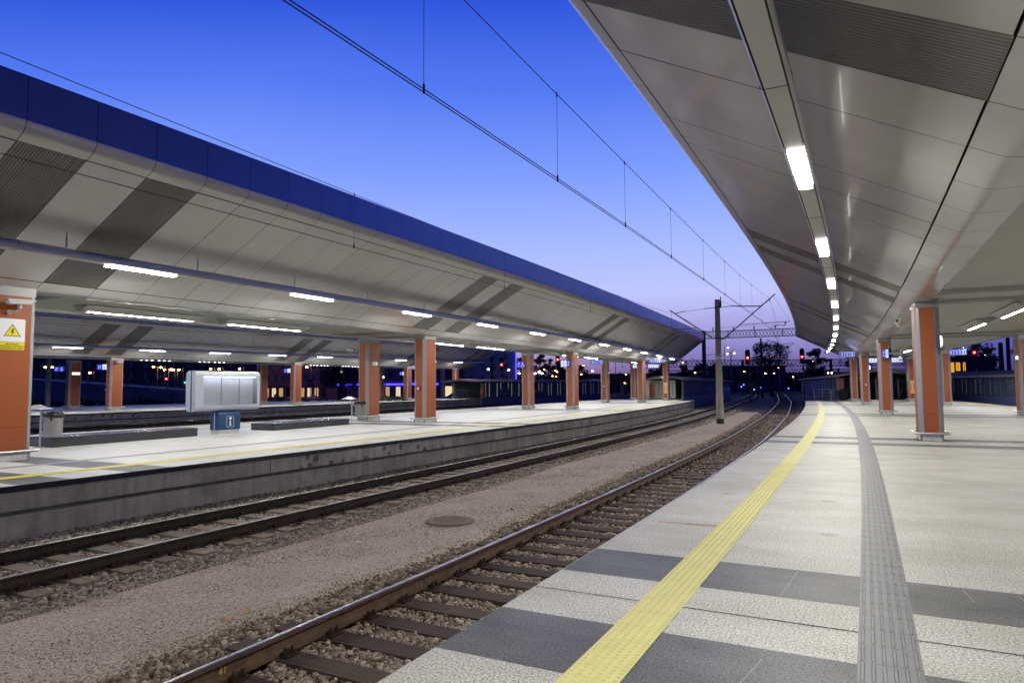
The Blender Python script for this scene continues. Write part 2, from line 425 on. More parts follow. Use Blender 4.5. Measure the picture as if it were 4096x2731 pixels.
# ------------------------------------------------------------------ mesh helpers
class MB:
    """collects faces and links them as ONE mesh object"""
    def __init__(self):
        self.v = []; self.f = []; self.mi = []; self.uv = {}
    def add(self, vs, fs, mi=0):
        o = len(self.v)
        self.v.extend([tuple(x) for x in vs])
        for f in fs:
            self.f.append([o + i for i in f]); self.mi.append(mi)
    def quad(self, a, b, c, d, mi=0, uv=None):
        self.add((a, b, c, d), ((0, 1, 2, 3),), mi)
        if uv is not None:
            self.uv[len(self.f) - 1] = uv
    def box(self, c, d, mi=0, rot=None, M=None):
        x, y, z = (k / 2 for k in d)
        vs = [Vector((sx_ * x, sy_ * y, sz_ * z)) for sx_ in (-1, 1) for sy_ in (-1, 1) for sz_ in (-1, 1)]
        if rot is not None:
            vs = [rot @ v for v in vs]
        vs = [v + Vector(c) for v in vs]
        if M is not None:
            vs = [M @ v for v in vs]
        self.add(vs, ((0, 1, 3, 2), (4, 6, 7, 5), (0, 4, 5, 1), (2, 3, 7, 6), (0, 2, 6, 4), (1, 5, 7, 3)), mi)
    def beam(self, a, b, w, h=None, mi=0):
        """square bar from a to b"""
        a, b = Vector(a), Vector(b); h = h or w
        t = (b - a).normalized()
        n = Vector((0, 0, 1)) if abs(t.z) < 0.95 else Vector((1, 0, 0))
        u = t.cross(n).normalized() * (w / 2); v = u.cross(t).normalized() * (h / 2)
        vs = [a - u - v, a + u - v, a + u + v, a - u + v, b - u - v, b + u - v, b + u + v, b - u + v]
        self.add(vs, ((3, 2, 1, 0), (4, 5, 6, 7), (0, 1, 5, 4), (1, 2, 6, 5), (2, 3, 7, 6), (3, 0, 4, 7)), mi)
    def tube(self, pts, r, n=8, mi=0, cap=True, closed=False):
        pts = [Vector(p) for p in pts]
        k = len(pts); rr = r if isinstance(r, (list, tuple)) else [r] * k
        rings = []
        ref = None
        for i, p in enumerate(pts):
            if closed:
                t = pts[(i + 1) % k] - pts[i - 1]
            else:
                t = pts[min(i + 1, k - 1)] - pts[max(i - 1, 0)]
            t.normalize()
            if ref is None:
                ref = Vector((0, 0, 1)) if abs(t.z) < 0.9 else Vector((1, 0, 0))
            u = t.cross(ref)
            if u.length < 1e-4:
                ref = Vector((1, 0, 0)) if abs(t.x) < 0.9 else Vector((0, 1, 0)); u = t.cross(ref)
            u.normalize(); w = u.cross(t).normalized()
            rings.append([p + rr[i] * (math.cos(2 * PI * j / n) * u + math.sin(2 * PI * j / n) * w) for j in range(n)])
        vs = [v for g in rings for v in g]; fs = []
        for i in range(k if closed else k - 1):
            i2 = (i + 1) % k
            for j in range(n):
                j2 = (j + 1) % n
                fs.append((i * n + j, i * n + j2, i2 * n + j2, i2 * n + j))
        if cap and not closed:
            fs.append(tuple(reversed(range(n)))); fs.append(tuple(range((k - 1) * n, k * n)))
        self.add(vs, fs, mi)
    def lathe(self, prof, n=16, c=(0, 0, 0), mi=0):
        vs = []; fs = []
        for r, z in prof:
            for j in range(n):
                a = 2 * PI * j / n
                vs.append((c[0] + r * math.cos(a), c[1] + r * math.sin(a), c[2] + z))
        for i in range(len(prof) - 1):
            for j in range(n):
                j2 = (j + 1) % n
                fs.append((i * n + j, i * n + j2, (i + 1) * n + j2, (i + 1) * n + j))
        fs.append(tuple(reversed(range(n)))); fs.append(tuple(range((len(prof) - 1) * n, len(prof) * n)))
        self.add(vs, fs, mi)
    def prism(self, poly, fn0, fn1, mi=0):
        """poly 2D points; fn0/fn1 turn a 2D point into the 3D end points"""
        n = len(poly)
        vs = [fn0(p) for p in poly] + [fn1(p) for p in poly]
        fs = [tuple(reversed(range(n))), tuple(range(n, 2 * n))] + [(i, (i + 1) % n, n + (i + 1) % n, n + i) for i in range(n)]
        self.add(vs, fs, mi)
    def ball(self, c, r, n=10, mi=0, sz=1.0):
        k = n // 2
        self.lathe([(max(r * math.sin(PI * i / k), 1e-4), -r * sz * math.cos(PI * i / k)) for i in range(k + 1)], n, c, mi)
    def build(self, name, mats, parent=None, smooth=None, world=False):
        me = bpy.data.meshes.new(name)
        me.from_pydata(self.v, [], self.f)
        if not isinstance(mats, (list, tuple)):
            mats = [mats]
        for mt in mats:
            me.materials.append(M_[mt] if isinstance(mt, str) else mt)
        if any(self.mi):
            me.polygons.foreach_set('material_index', self.mi)
        if self.uv:
            l = me.uv_layers.new(name='UVMap')
            for pi, uv in self.uv.items():
                for k, li in enumerate(me.polygons[pi].loop_indices):
                    l.data[li].uv = uv[k]
        me.update()
        if smooth:
            me.polygons.foreach_set('use_smooth', [True] * len(me.polygons))
            me.set_sharp_from_angle(angle=math.radians(smooth))
        return link(name, me, parent, world)
def link(name, me, parent=None, world=False):
    o = bpy.data.objects.new(name, me)
    col.objects.link(o)
    if parent is not None:
        o.parent = parent
        if world:
            o.matrix_parent_inverse = parent.matrix_world.inverted()
    return o
def tag(o, label, cat, group=None, kind=None):
    o['label'] = label; o['category'] = cat
    if group: o['group'] = group
    if kind: o['kind'] = kind
    return o
def thing(name, label, cat, M=None, group=None, kind=None):
    o = bpy.data.objects.new(name, None)
    o.empty_display_size = 0.2
    col.objects.link(o)
    if M is not None:
        o.matrix_world = M
    return tag(o, label, cat, group, kind)
def dup(root, M, label, group=None):
    r = root.copy(); col.objects.link(r); r.matrix_world = M
    r['label'] = label
    if group: r['group'] = group
    def rec(src, dst):
        for ch in list(src.children):
            c = ch.copy(); col.objects.link(c); c.parent = dst
            c.matrix_parent_inverse = ch.matrix_parent_inverse.copy()
            rec(ch, c)
    rec(root, r)
    return r
def rrect(hx, hy, r, n=5):
    pts = []
    for cx, cy_, a0 in ((hx - r, hy - r, 0), (-hx + r, hy - r, 90), (-hx + r, -hy + r, 180), (hx - r, -hy + r, 270)):
        for i in range(n + 1):
            a = math.radians(a0 + 90 * i / n)
            pts.append((cx + r * math.cos(a), cy_ + r * math.sin(a)))
    return pts
FONTS = {}
def text_mesh(txt, size, depth=0.002):
    key = (txt, size, depth)
    if key in FONTS:
        return FONTS[key]
    cu = bpy.data.curves.new('lettering', 'FONT')
    cu.body = txt; cu.size = size; cu.align_x = 'CENTER'; cu.align_y = 'CENTER'; cu.extrude = depth; cu.resolution_u = 3; cu.offset = size * 0.012
    ob = bpy.data.objects.new('lettering', cu)
    col.objects.link(ob)
    dg = bpy.context.evaluated_depsgraph_get()
    me = bpy.data.meshes.new_from_object(ob.evaluated_get(dg))
    col.objects.unlink(ob); bpy.data.objects.remove(ob)
    FONTS[key] = me
    return me
def text(txt, size, mat, parent, loc, rz=0.0, name='lettering', depth=0.002):
    """lettering standing upright, facing local -y (turned by rz)"""
    me = text_mesh(txt, size, depth).copy()
    me.materials.clear(); me.materials.append(M_[mat])
    o = link(name, me, parent)
    o.matrix_local = Matrix.Translation(loc) @ Matrix.Rotation(rz, 4, 'Z') @ Matrix.Rotation(PI / 2, 4, 'X')
    return o
# ================================================================== SETTING
def sheet(name, q0, q1, s0, s1, z, mat, ds=3.0, zf=None, nq=1):
    mb = MB(); S = np.arange(s0, s1 + ds * 0.5, ds)
    f0 = q0 if callable(q0) else (lambda s: q0); f1 = q1 if callable(q1) else (lambda s: q1)
    idx = []
    for s in S:
        row = []
        for k in range(nq + 1):
            u = k / nq; q = f0(s) * (1 - u) + f1(s) * u
            row.append(len(mb.v)); mb.v.append(tuple(P(q, s, z if zf is None else zf(u, s))))
        idx.append(row)
    for i in range(len(S) - 1):
        for k in range(nq):
            mb.f.append([idx[i][k], idx[i][k + 1], idx[i + 1][k + 1], idx[i + 1][k]]); mb.mi.append(0)
    return mb

gm = MB()
gm.quad((-900, -300, -1.06), (900, -300, -1.06), (900, 1500, -1.06), (-900, 1500, -1.06))
tag(gm.build('ground', 'dirt'), 'dark bare ground of the railway yard reaching to the horizon', 'ground', kind='structure')

tc_near = interp([(-15, -4.22), (30, -4.22), (43, -4.40), (66, -4.5), (80, -4.4), (115, -3.5), (146, -1.8), (180, 1.8), (240, 10)])
tc_left = interp([(-15, -10.28), (10, -10.25), (28, -10.15), (45, -9.92), (70, -10.0), (95, -10.0), (115, -9.0), (160, -6.4), (200, -2.5), (240, 3)])
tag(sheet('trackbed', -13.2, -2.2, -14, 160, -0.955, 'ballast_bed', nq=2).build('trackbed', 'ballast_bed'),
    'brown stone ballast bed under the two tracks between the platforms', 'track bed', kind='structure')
g0 = interp([(-14, -8.45), (15, -8.45), (20, -8.7), (30, -8.4), (60, -8.0)])
g1 = interp([(-14, -5.82), (5, -5.85), (10, -5.6), (20, -5.95), (30, -5.75), (60, -6.2)])
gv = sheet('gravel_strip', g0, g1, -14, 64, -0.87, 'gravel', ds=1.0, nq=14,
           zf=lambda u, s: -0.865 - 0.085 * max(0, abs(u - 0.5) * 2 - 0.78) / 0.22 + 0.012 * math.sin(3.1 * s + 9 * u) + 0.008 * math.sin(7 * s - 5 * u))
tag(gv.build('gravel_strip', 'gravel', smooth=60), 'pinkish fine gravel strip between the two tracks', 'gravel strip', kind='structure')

# ------------------------------------------------------------------ platforms
def platform(label, ql, qr, s0, s1, bands, bw, bgap, walls, zc, floor='granite_light'):
    """granite floor with dark cross bands, coping, stepped concrete side walls"""
    cuts = {s0, s1}
    dark = []
    for c, k in bands:
        for a in (c - bgap / 2 - bw, c + bgap / 2):
            dark.append((a, a + bw)); cuts.update((a, a + bw))
    for s in np.arange(s0, s1, 2.0): cuts.add(float(s))
    cuts = sorted(c for c in cuts if s0 <= c <= s1)
    mb = MB()
    for a, b in zip(cuts[:-1], cuts[1:]):
        if b - a < 1e-4: continue
        mid = (a + b) / 2
        isd = any(d0 - 1e-6 <= mid <= d1 + 1e-6 for d0, d1 in dark)
        for u0, u1 in ((0, .25), (.25, .5), (.5, .75), (.75, 1)):
            def Q(u, s): return ql(s) * (1 - u) + qr(s) * u
            pts = [(Q(u0, a), a), (Q(u1, a), a), (Q(u1, b), b), (Q(u0, b), b)]
            mb.quad(*[P(q, s, 0) for q, s in pts], mi=1 if isd else 0, uv=[(q + 40, s + 40) for q, s in pts])
    # end face
    mb.quad(P(ql(s1), s1, 0), P(qr(s1), s1, 0), P(qr(s1), s1, -1.05), P(ql(s1), s1, -1.05), 0)
    root = mb.build('platform', [floor, 'granite_dark'])
    tag(root, label, 'platform', kind='structure')
    for qe, sg, detail in walls:
        S = np.arange(s0, s1 + 0.01, 1.0)
        cop, up, gr, lo = MB(), MB(), MB(), MB()
        for a, b in zip(S[:-1], S[1:]):
            def strip(mbx, off0, z0, off1, z1, mi=0):
                mbx.quad(P(qe(a) + sg * off0, a, z0), P(qe(b) + sg * off0, b, z0), P(qe(b) + sg * off1, b, z1), P(qe(a) + sg * off1, a, z1), mi)
            mid = (a + b) / 2
            isd = any(d0 - .3 <= mid <= d1 + .3 for d0, d1 in dark)
            strip(cop, 0, -0.002, 0, -0.095, 1 if isd else 0)
            strip(cop, 0, -0.095, -0.07, -0.095, 1 if isd else 0)
            sp_ = any(w0 <= mid < w1 for w0, w1 in detail)
            strip(up, -0.07, -0.095, -0.07, -0.425, 1 if sp_ else 0)
            strip(up, -0.07, -0.425, -0.13, -0.425, 1 if sp_ else 0)
            strip(gr, -0.13, -0.425, -0.13, -0.500)
            strip(lo, -0.13, -0.500, -0.075, -0.503)
            strip(lo, -0.075, -0.503, -0.075, -1.06)
        cop.build('coping', ['coping_side', 'coping_black'], root)
        up.build('side_wall', ['concrete', 'concrete_spotted'], root)
        gr.build('groove', 'groove_grey', root)
        lo.build('foundation_wall', 'concrete', root)
        jt = MB()
        for w0, w1 in detail:
            for s in (w0, w1):
                jt.box((0, 0, 0), (0.006, 0.012, 0.33), M=frame(qe(s) - sg * 0.069, s, -0.26))
        if detail: jt.build('wall_joint', 'joint_dark', root)
    return root

def strip_sheet(q0, q1, s0, s1, z, ds=1.0):
    return sheet('x', q0, q1, s0, s1, z, '', ds)

# near platform, right of the picture
R_EDGE = -2.435
rfar = interp([(-15, 13.6), (22, 12.0), (51, 10.65), (68, 9.95), (80, 9.4)])
R_BANDS = [(-11.6, 0), (5.03, 0), (21.5, 0), (39.2, 0), (56.9, 0)]
plat_r = platform('broad pale granite platform with dark cross bands in the right foreground', lambda s: R_EDGE, rfar, -14.0, 69.8, R_BANDS, 0.87, 1.12,
                  [(lambda s: R_EDGE, -1, [(4, 9)]), (rfar, 1, [])], 0)
pe = MB()
for a, b in ((69.8, 72), (72, 75.0)):
    pts = [(0.3, a), (9.4, a), (9.2, b), (0.3, b)]
    pe.quad(*[P(q, s, 0) for q, s in pts], uv=[(q + 40, s + 40) for q, s in pts])
pe.build('platform_end', 'granite_light', plat_r)
ys = sheet('y', -1.57, -1.255, -14, 69.8, 0.006, '', 1.0)
for s in np.arange(1.95, 15.0, 0.05):           # raised studs of the warning strip
    for k in range(6):
        q = -1.57 + 0.315 * (k + 0.5) / 6 + (0.0)
        c = P(q, s + (0.025 if k % 2 else 0), 0.006); rr = 0.0125
        vs = [c + Vector((rr * math.cos(t), rr * math.sin(t), 0)) for t in (0.4, 1.65, 2.9, 4.15, 5.4)]
        vs += [c + Vector((0.6 * rr * math.cos(t), 0.6 * rr * math.sin(t), 0.005)) for t in (0.4, 1.65, 2.9, 4.15, 5.4)]
        ys.add(vs, [(i, (i + 1) % 5, 5 + (i + 1) % 5, 5 + i) for i in range(5)] + [(5, 6, 7, 8, 9)])
ys.build('warning_strip', 'yellow_tile', plat_r)
yj = MB()
for s in np.arange(1.8, 30, 0.3):
    yj.quad(P(-1.568, s - .0017, .0072), P(-1.257, s - .0017, .0072), P(-1.257, s + .0017, .0072), P(-1.568, s + .0017, .0072))
plain('yellow_joint', (0.45, 0.40, 0.08), 0.8)
yj.build('strip_joint', 'yellow_joint', plat_r)
gt = sheet('g', -0.125, 0.205, -14, 69.8, 0.005, '', 1.0)
def bar(mb, q, s0, s1, w, z0, z1):
    h = w / 2
    for a, b in ((s0, s1),):
        o = [P(q - h, a, z0), P(q + h, a, z0), P(q + h, b, z0), P(q - h, b, z0), P(q - h * .6, a + .02, z1), P(q + h * .6, a + .02, z1), P(q + h * .6, b - .02, z1), P(q - h * .6, b - .02, z1)]
        mb.add(o, ((0, 1, 5, 4), (1, 2, 6, 5), (2, 3, 7, 6), (3, 0, 4, 7), (4, 5, 6, 7)))
for s in np.arange(2.4, 26.0, 0.30):
    for k in range(6):
        bar(gt, -0.125 + 0.33 * (k + .5) / 6, s + .015, s + .285, 0.022, 0.005, 0.0105)
gt.build('guide_strip', 'grey_tile', plat_r)
gj = MB()
for s in np.arange(2.4, 26.0, 0.30):
    gj.quad(P(-.125, s - .002, .0062), P(.205, s - .002, .0062), P(.205, s + .002, .0062), P(-.125, s + .002, .0062))
gj.build('guide_joint', 'seam_dark', plat_r)
sheet('y', lambda s: rfar(s) - 1.35, lambda s: rfar(s) - 0.85, 20, 69.8, 0.006, '', 1.0).build('warning_strip', 'yellow_tile_deep', plat_r)
jr = MB()
def thin(mb, q0, s0, q1, s1, w, z=0.003):
    a, b = P(q0, s0, z), P(q1, s1, z); t = (b - a).normalized(); n = Vector((-t.y, t.x, 0)) * w / 2
    mb.quad(a - n, b - n, b + n, a + n)
for s in (5.03, 21.5, -11.6):
    thin(jr, R_EDGE, s, 9, s, 0.012)
jr.build('expansion_joint', 'seam_dark', plat_r)
sc_ = MB()
for q0, s0, q1, s1 in ((-0.72, 3.62, -0.62, 4.30), (-0.66, 5.62, -0.60, 6.42), (-0.48, 4.9, -0.44, 5.6), (0.62, 6.05, 0.58, 6.42), (0.98, 6.0, 0.93, 6.42)):
    thin(sc_, q0, s0, q1, s1, 0.006)
plain('scratch', (0.30, 0.29, 0.27), 0.8)
sc_.build('slab_joint', 'scratch', plat_r)
stn = MB()
for q, s, w in ((-1.75, 8.05, 0.5), (-1.62, 8.02, .3)):
    thin(stn, q - w, s - .05, q + w * .3, s + .02, 0.05)
plain('rust_stain', (0.36, 0.25, 0.17), 0.8)
stn.build('rust_stain', 'rust_stain', plat_r)

# left platform
l_edge = interp([(-15, -12.70), (9, -12.65), (16, -12.45), (25, -12.22), (32, -12.02), (42, -12.05), (69, -12.40)])
l_far = interp([(-15, -27.6), (10, -26.3), (30, -25.2), (69, -23.2)])
L_BANDS = [(-8.6, 0), (7.9, 0), (25.2, 0), (42.4, 0), (60.4, 0)]
plat_l = platform('pale granite platform across the tracks carrying the information board', l_far, l_edge, -14.0, 68.9, L_BANDS, 0.9, 1.1,
                  [(l_edge, 1, [(12, 20), (23, 24), (31, 38), (44, 69)]), (l_far, -1, [])], 0, 'granite_pale')
le2 = MB()
for a, b in ((68.9, 72), (72, 76)):
    pts = [(-23.2, a), (-14.1, a), (-14.3, b), (-23.0, b)]
    le2.quad(*[P(q, s, 0) for q, s in pts], uv=[(q + 60, s + 40) for q, s in pts])
le2.build('platform_end', 'granite_pale', plat_l)
sheet('y', lambda s: l_edge(s) - 1.35, lambda s: l_edge(s) - 1.0, -14, 68.9, 0.006, '', 1.0).build('warning_strip', 'yellow_tile_deep', plat_l)
sheet('y', lambda s: l_far(s) + 1.0, lambda s: l_far(s) + 1.35, -14, 68.9, 0.006, '', 1.0).build('warning_strip', 'yellow_tile_deep', plat_l)
sheet('y', lambda s: l_edge(s) - 3.16, lambda s: l_edge(s) - 2.82, -14, 52, 0.005, '', 1.0).build('guide_strip', 'line_grey', plat_l)
sheet('y', lambda s: l_far(s) + 2.8, lambda s: l_far(s) + 3.14, -14, 52, 0.005, '', 1.0).build('guide_strip', 'line_grey', plat_l)

# third platform, far left
f_edge = lambda s: -44.1 + 0.085 * (s - 32.8)
f_far = lambda s: -64.0 + 0.16 * (s - 32.8)
plat_f = platform('farthest platform at the left behind the information board', f_far, f_edge, -6.0, 83.0, [(13.0, 0), (31.8, 0), (50.0, 0), (68.4, 0)], 0.9, 1.1,
                  [(f_edge, 1, [(26, 33), (40, 46)])], 0, 'granite_pale')
sheet('y', lambda s: f_edge(s) - 1.35, lambda s: f_edge(s) - 1.0, -6, 83.0, 0.006, '', 1.0).build('warning_strip', 'yellow_tile_deep', plat_f)

# ------------------------------------------------------------------ tracks
RAIL = [(-.075, 0), (.075, 0), (.075, .012), (.018, .028), (.0085, .045), (.0085, .122), (.036, .136), (.036, .166), (.028, .172), (-.028, .172), (-.036, .166), (-.036, .136), (-.0085, .122), (-.0085, .045), (-.018, .028), (-.075, .012)]
def rail_mesh(qf, s0, s1, head, rust):
    mb = MB(); S = np.arange(s0, s1 + .01, 1.0)
    n = len(RAIL)
    for s in S:
        for x, z in RAIL:
            mb.v.append(tuple(P(qf(s) + x, s, -0.872 + z)))
    for i in range(len(S) - 1):
        for k in range(n):
            k2 = (k + 1) % n
            mb.f.append([i * n + k, i * n + k2, (i + 1) * n + k2, (i + 1) * n + k]); mb.mi.append(1 if k in (7, 8, 9) else 0)
    return mb
def sleeper_mesh(mat, L=2.6, w=0.26):
    mb = MB()
    mb.box((0, 0, -0.075), (L, w, 0.15))
    me_o = mb.build('sleeper', mat)
    return me_o
def clip_mesh():
    mb = MB()
    mb.box((0, 0, 0.008), (0.34, 0.15, 0.016))
    for sg in (-1, 1):
        for y in (-.045, .045):
            mb.tube([(sg * .115, y, 0.016), (sg * .115, y, .085)], .014, 6)
            mb.tube([(sg * .115, y, 0.034), (sg * .115, y, .052)], .026, 6)
        mb.box((sg * .092, 0, .028), (.055, .13, .022))
    return mb
def track(label, qf, s0, s1, sl_mat, rmat, hmat, n_parts, n_clips, s_first, gauge=1.507, zs=-0.878):
    root = thing('railway_track', label, 'railway track', frame(qf(10), 10, -0.9))
    bpy.context.view_layer.update()
    for sg in (-1, 1):
        rail_mesh(lambda s: qf(s) + sg * gauge / 2, s0, s1, 0, 0).build('rail', [rmat, hmat], root, smooth=40, world=True)
    sl = None; cl = None
    rest = MB(); n = 0
    inv = root.matrix_world.inverted()
    s = s_first
    while s < s1:
        dq = random.uniform(-.05, .05); da = random.uniform(-.012, .012)
        M = frame(qf(s) + dq, s + random.uniform(-.02, .02), zs + random.uniform(-.008, .004), da)
        if n < n_parts:
            if sl is None:
                sl = sleeper_mesh(sl_mat); o = sl; o.parent = root
            else:
                o = sl.copy(); col.objects.link(o); o.parent = root
            o.matrix_parent_inverse = Matrix.Identity(4)
            o.matrix_local = inv @ M
            if n < n_clips:
                for sg in (-1, 1):
                    if cl is None:
                        c = cl = clip_mesh().build('rail_fastening', 'clip_iron', o)
                    else:
                        c = cl.copy(); col.objects.link(c); c.parent = o
                    c.matrix_local = Matrix.Translation((sg * gauge / 2 - dq, 0, 0.002))
        else:
            rest.box((0, 0, -0.075), (2.6, .26, .15), M=M)
        n += 1; s += 0.60
    if rest.f:
        r = rest.build('sleepers_beyond', sl_mat, root, world=True); r['kind'] = 'stuff'
    return root
track('rusty track curving along the near platform edge with dark timber sleepers', tc_near, -10, 235, 'sleeper_dark', 'rail_rust', 'rail_head', 100, 46, 1.20)
track('second track on grey weathered sleepers beside the left platform wall', tc_left, -10, 235, 'sleeper_grey', 'rail_rust_dark', 'rail_head_dull', 100, 46, 3.05, zs=-0.868)
track('dark track below the wall of the farthest platform', lambda s: f_edge(s) + 1.75, 5, 150, 'sleeper_dark', 'rail_rust_dark', 'rail_head_dull', 0, 0, 5)
track('dark track behind the left platform next to its back edge', lambda s: l_far(s) - 1.75, 5, 120, 'sleeper_dark', 'rail_rust_dark', 'rail_head_dull', 0, 0, 5)
track('dark track beyond the right edge of the near platform', lambda s: rfar(s) + 1.75, 20, 130, 'sleeper_dark', 'rail_rust_dark', 'rail_head_dull', 0, 0, 20)

# ------------------------------------------------------------------ ballast stones
ICO_V = []
t_ = (1 + 5 ** .5) / 2
for a, b in ((-1, t_), (1, t_), (-1, -t_), (1, -t_)):
    ICO_V.append((a, b, 0))
for a, b in ((-1, t_), (1, t_), (-1, -t_), (1, -t_)):
    ICO_V.append((0, a, b))
for a, b in ((t_, -1), (t_, 1), (-t_, -1), (-t_, 1)):
    ICO_V.append((a, 0, b))
ICO_V = np.array(ICO_V) / math.hypot(1, t_)
ICO_F = np.array([(0, 11, 5), (0, 5, 1), (0, 1, 7), (0, 7, 10), (0, 10, 11), (1, 5, 9), (5, 11, 4), (11, 10, 2), (10, 7, 6), (7, 1, 8), (3, 9, 4), (3, 4, 2), (3, 2, 6), (3, 6, 8), (3, 8, 9), (4, 9, 5), (2, 4, 11), (6, 2, 10), (8, 6, 7), (9, 8, 1)])
OCT_V = np.array([(1, 0, 0), (-1, 0, 0), (0, 1, 0), (0, -1, 0), (0, 0, 1), (0, 0, -1)], float)
OCT_F = np.array([(0, 2, 4), (2, 1, 4), (1, 3, 4), (3, 0, 4), (2, 0, 5), (1, 2, 5), (3, 1, 5), (0, 3, 5)])
def stones(name, zones, mat, label):
    AV = []; AF = []; off = 0
    for q0, q1, s0, s1, z, dens, r0, r1, fine, keep in zones:
        n = int(dens * (q1 - q0) * (s1 - s0))
        q = rng.uniform(q0, q1, n); s = rng.uniform(s0, s1, n)
        k = keep(q, s); q, s = q[k], s[k]; n = len(q)
        if n == 0: continue
        bv, bf = (ICO_V, ICO_F) if fine else (OCT_V, OCT_F)
        r = rng.uniform(r0, r1, n) * rng.uniform(.8, 1.2, n)
        v = bv[None] * (1 + rng.uniform(-.33, .33, (n, len(bv), 1)))
        v = v * (r[:, None] * rng.uniform(.65, 1.25, (n, 3)))[:, None, :]
        a = rng.uniform(0, 2 * PI, n); b = rng.uniform(-.6, .6, n)
        ca, sa, cb, sb = np.cos(a), np.sin(a), np.cos(b), np.sin(b)
        x, y, zz = v[..., 0], v[..., 1], v[..., 2]
        y, zz = y * cb[:, None] - zz * sb[:, None], y * sb[:, None] + zz * cb[:, None]
        x, y = x * ca[:, None] - y * sa[:, None], x * sa[:, None] + y * ca[:, None]
        th = A0 + s / R0
        X = CC[0] + (R0 + q) * np.cos(th); Y = CC[1] + (R0 + q) * np.sin(th)
        Z = z(q, s) + rng.uniform(-.015, .015, n)
        V = np.stack([x + X[:, None], y + Y[:, None], zz * .8 + Z[:, None]], -1).reshape(-1, 3)
        F = (bf[None] + (np.arange(n) * len(bv))[:, None, None]).reshape(-1, 3) + off
        AV.append(V); AF.append(F); off += len(V)
    V = np.concatenate(AV); F = np.concatenate(AF)
    me = bpy.data.meshes.new(name)
    me.vertices.add(len(V)); me.vertices.foreach_set('co', V.astype(np.float32).ravel())
    me.loops.add(len(F) * 3); me.loops.foreach_set('vertex_index', F.astype(np.int32).ravel())
    me.polygons.add(len(F)); me.polygons.foreach_set('loop_start', np.arange(0, len(F) * 3, 3, dtype=np.int32))
    me.update(calc_edges=True)
    me.materials.append(M_[mat])
    return tag(link(name, me), label, 'ballast', kind='stuff')
def not_sleeper(qf, s_first, half=1.3, w=0.135):
    tcv = np.vectorize(qf)
    def f(q, s):
        d = np.abs(((s - s_first + .3) % .6) - .3)
        return ~((d < w) & (np.abs(q - tcv(s)) < half)) & ~(np.abs(np.abs(q - tcv(s)) - .753) < .07)
    return f
kn = not_sleeper(tc_near, 1.20); kl = not_sleeper(tc_left, 3.05)
zf = lambda z: (lambda q, s: np.full(len(q), z))
def z_shoulder(q, s):
    return -0.915 - 0.02 * np.clip(np.abs(q + 4.22) - 1.2, 0, 1)
stones('ballast', [(-6.05, -2.5, 1.5, 9, z_shoulder, 900, .017, .037, True, kn), (-6.0, -2.5, 9, 18, z_shoulder, 620, .022, .041, True, kn),
                   (-6.1, -2.5, 18, 36, z_shoulder, 230, .034, .055, False, kn), (-6.5, -2.5, 36, 60, z_shoulder, 70, .05, .08, False, kn)], 'stone_near',
       'loose brown ballast stones around the near track')
def z_left(q, s):
    return -0.918 + 0.03 * np.clip((-11.6 - q), 0, 1)
stones('ballast', [(-12.6, -8.3, 2.5, 12, z_left, 700, .021, .041, True, kl), (-12.5, -8.3, 12, 22, z_left, 400, .028, .048, True, kl),
                   (-12.4, -8.3, 22, 40, z_left, 190, .036, .056, False, kl), (-12.3, -8.0, 40, 70, z_left, 60, .05, .085, False, kl)], 'stone_far',
       'pale grey ballast stones around the left track')
yes = lambda q, s: np.ones(len(q), bool)
gz = lambda q, s: np.full(len(q), -0.872)
stones('loose_gravel', [(-8.4, -5.85, 2.0, 9, gz, 900, .006, .014, False, yes), (-8.4, -5.8, 9, 18, gz, 500, .008, .016, False, yes), (-8.4, -5.8, 18, 40, gz, 120, .012, .022, False, yes)], 'gravel_chip' if 'gravel_chip' in MATS else 'stone_far',
       'small loose chips scattered over the gravel strip')
# ================================================================== CANOPIES
def bays(s0, s1, pairs, mod=1.28):
    """(start, end, is_ribbed) along the canopy"""
    out = []; x = s0
    for c in pairs:
        a = c - 1.88
        n = max(1, round((a - x) / mod))
        for i in range(n):
            out.append((x + (a - x) * i / n, x + (a - x) * (i + 1) / n, False))
        out += [(a, a + 1.25, True), (a + 1.25, a + 2.5, False), (a + 2.5, a + 3.75, True)]
        x = a + 3.75
    n = max(1, round((s1 - x) / mod))
    for i in range(n):
        out.append((x + (s1 - x) * i / n, x + (s1 - x) * (i + 1) / n, False))
    return [b for b in out if b[1] - b[0] > .05]
ZI, ZO, ZT, ZC = 4.05, 5.97, 7.08, 3.93
def bez(a, b, c, n):
    return [tuple((1 - t) ** 2 * x + 2 * t * (1 - t) * y + t * t * z for x, y, z in zip(a, b, c)) for t in [i / n for i in range(n + 1)]]
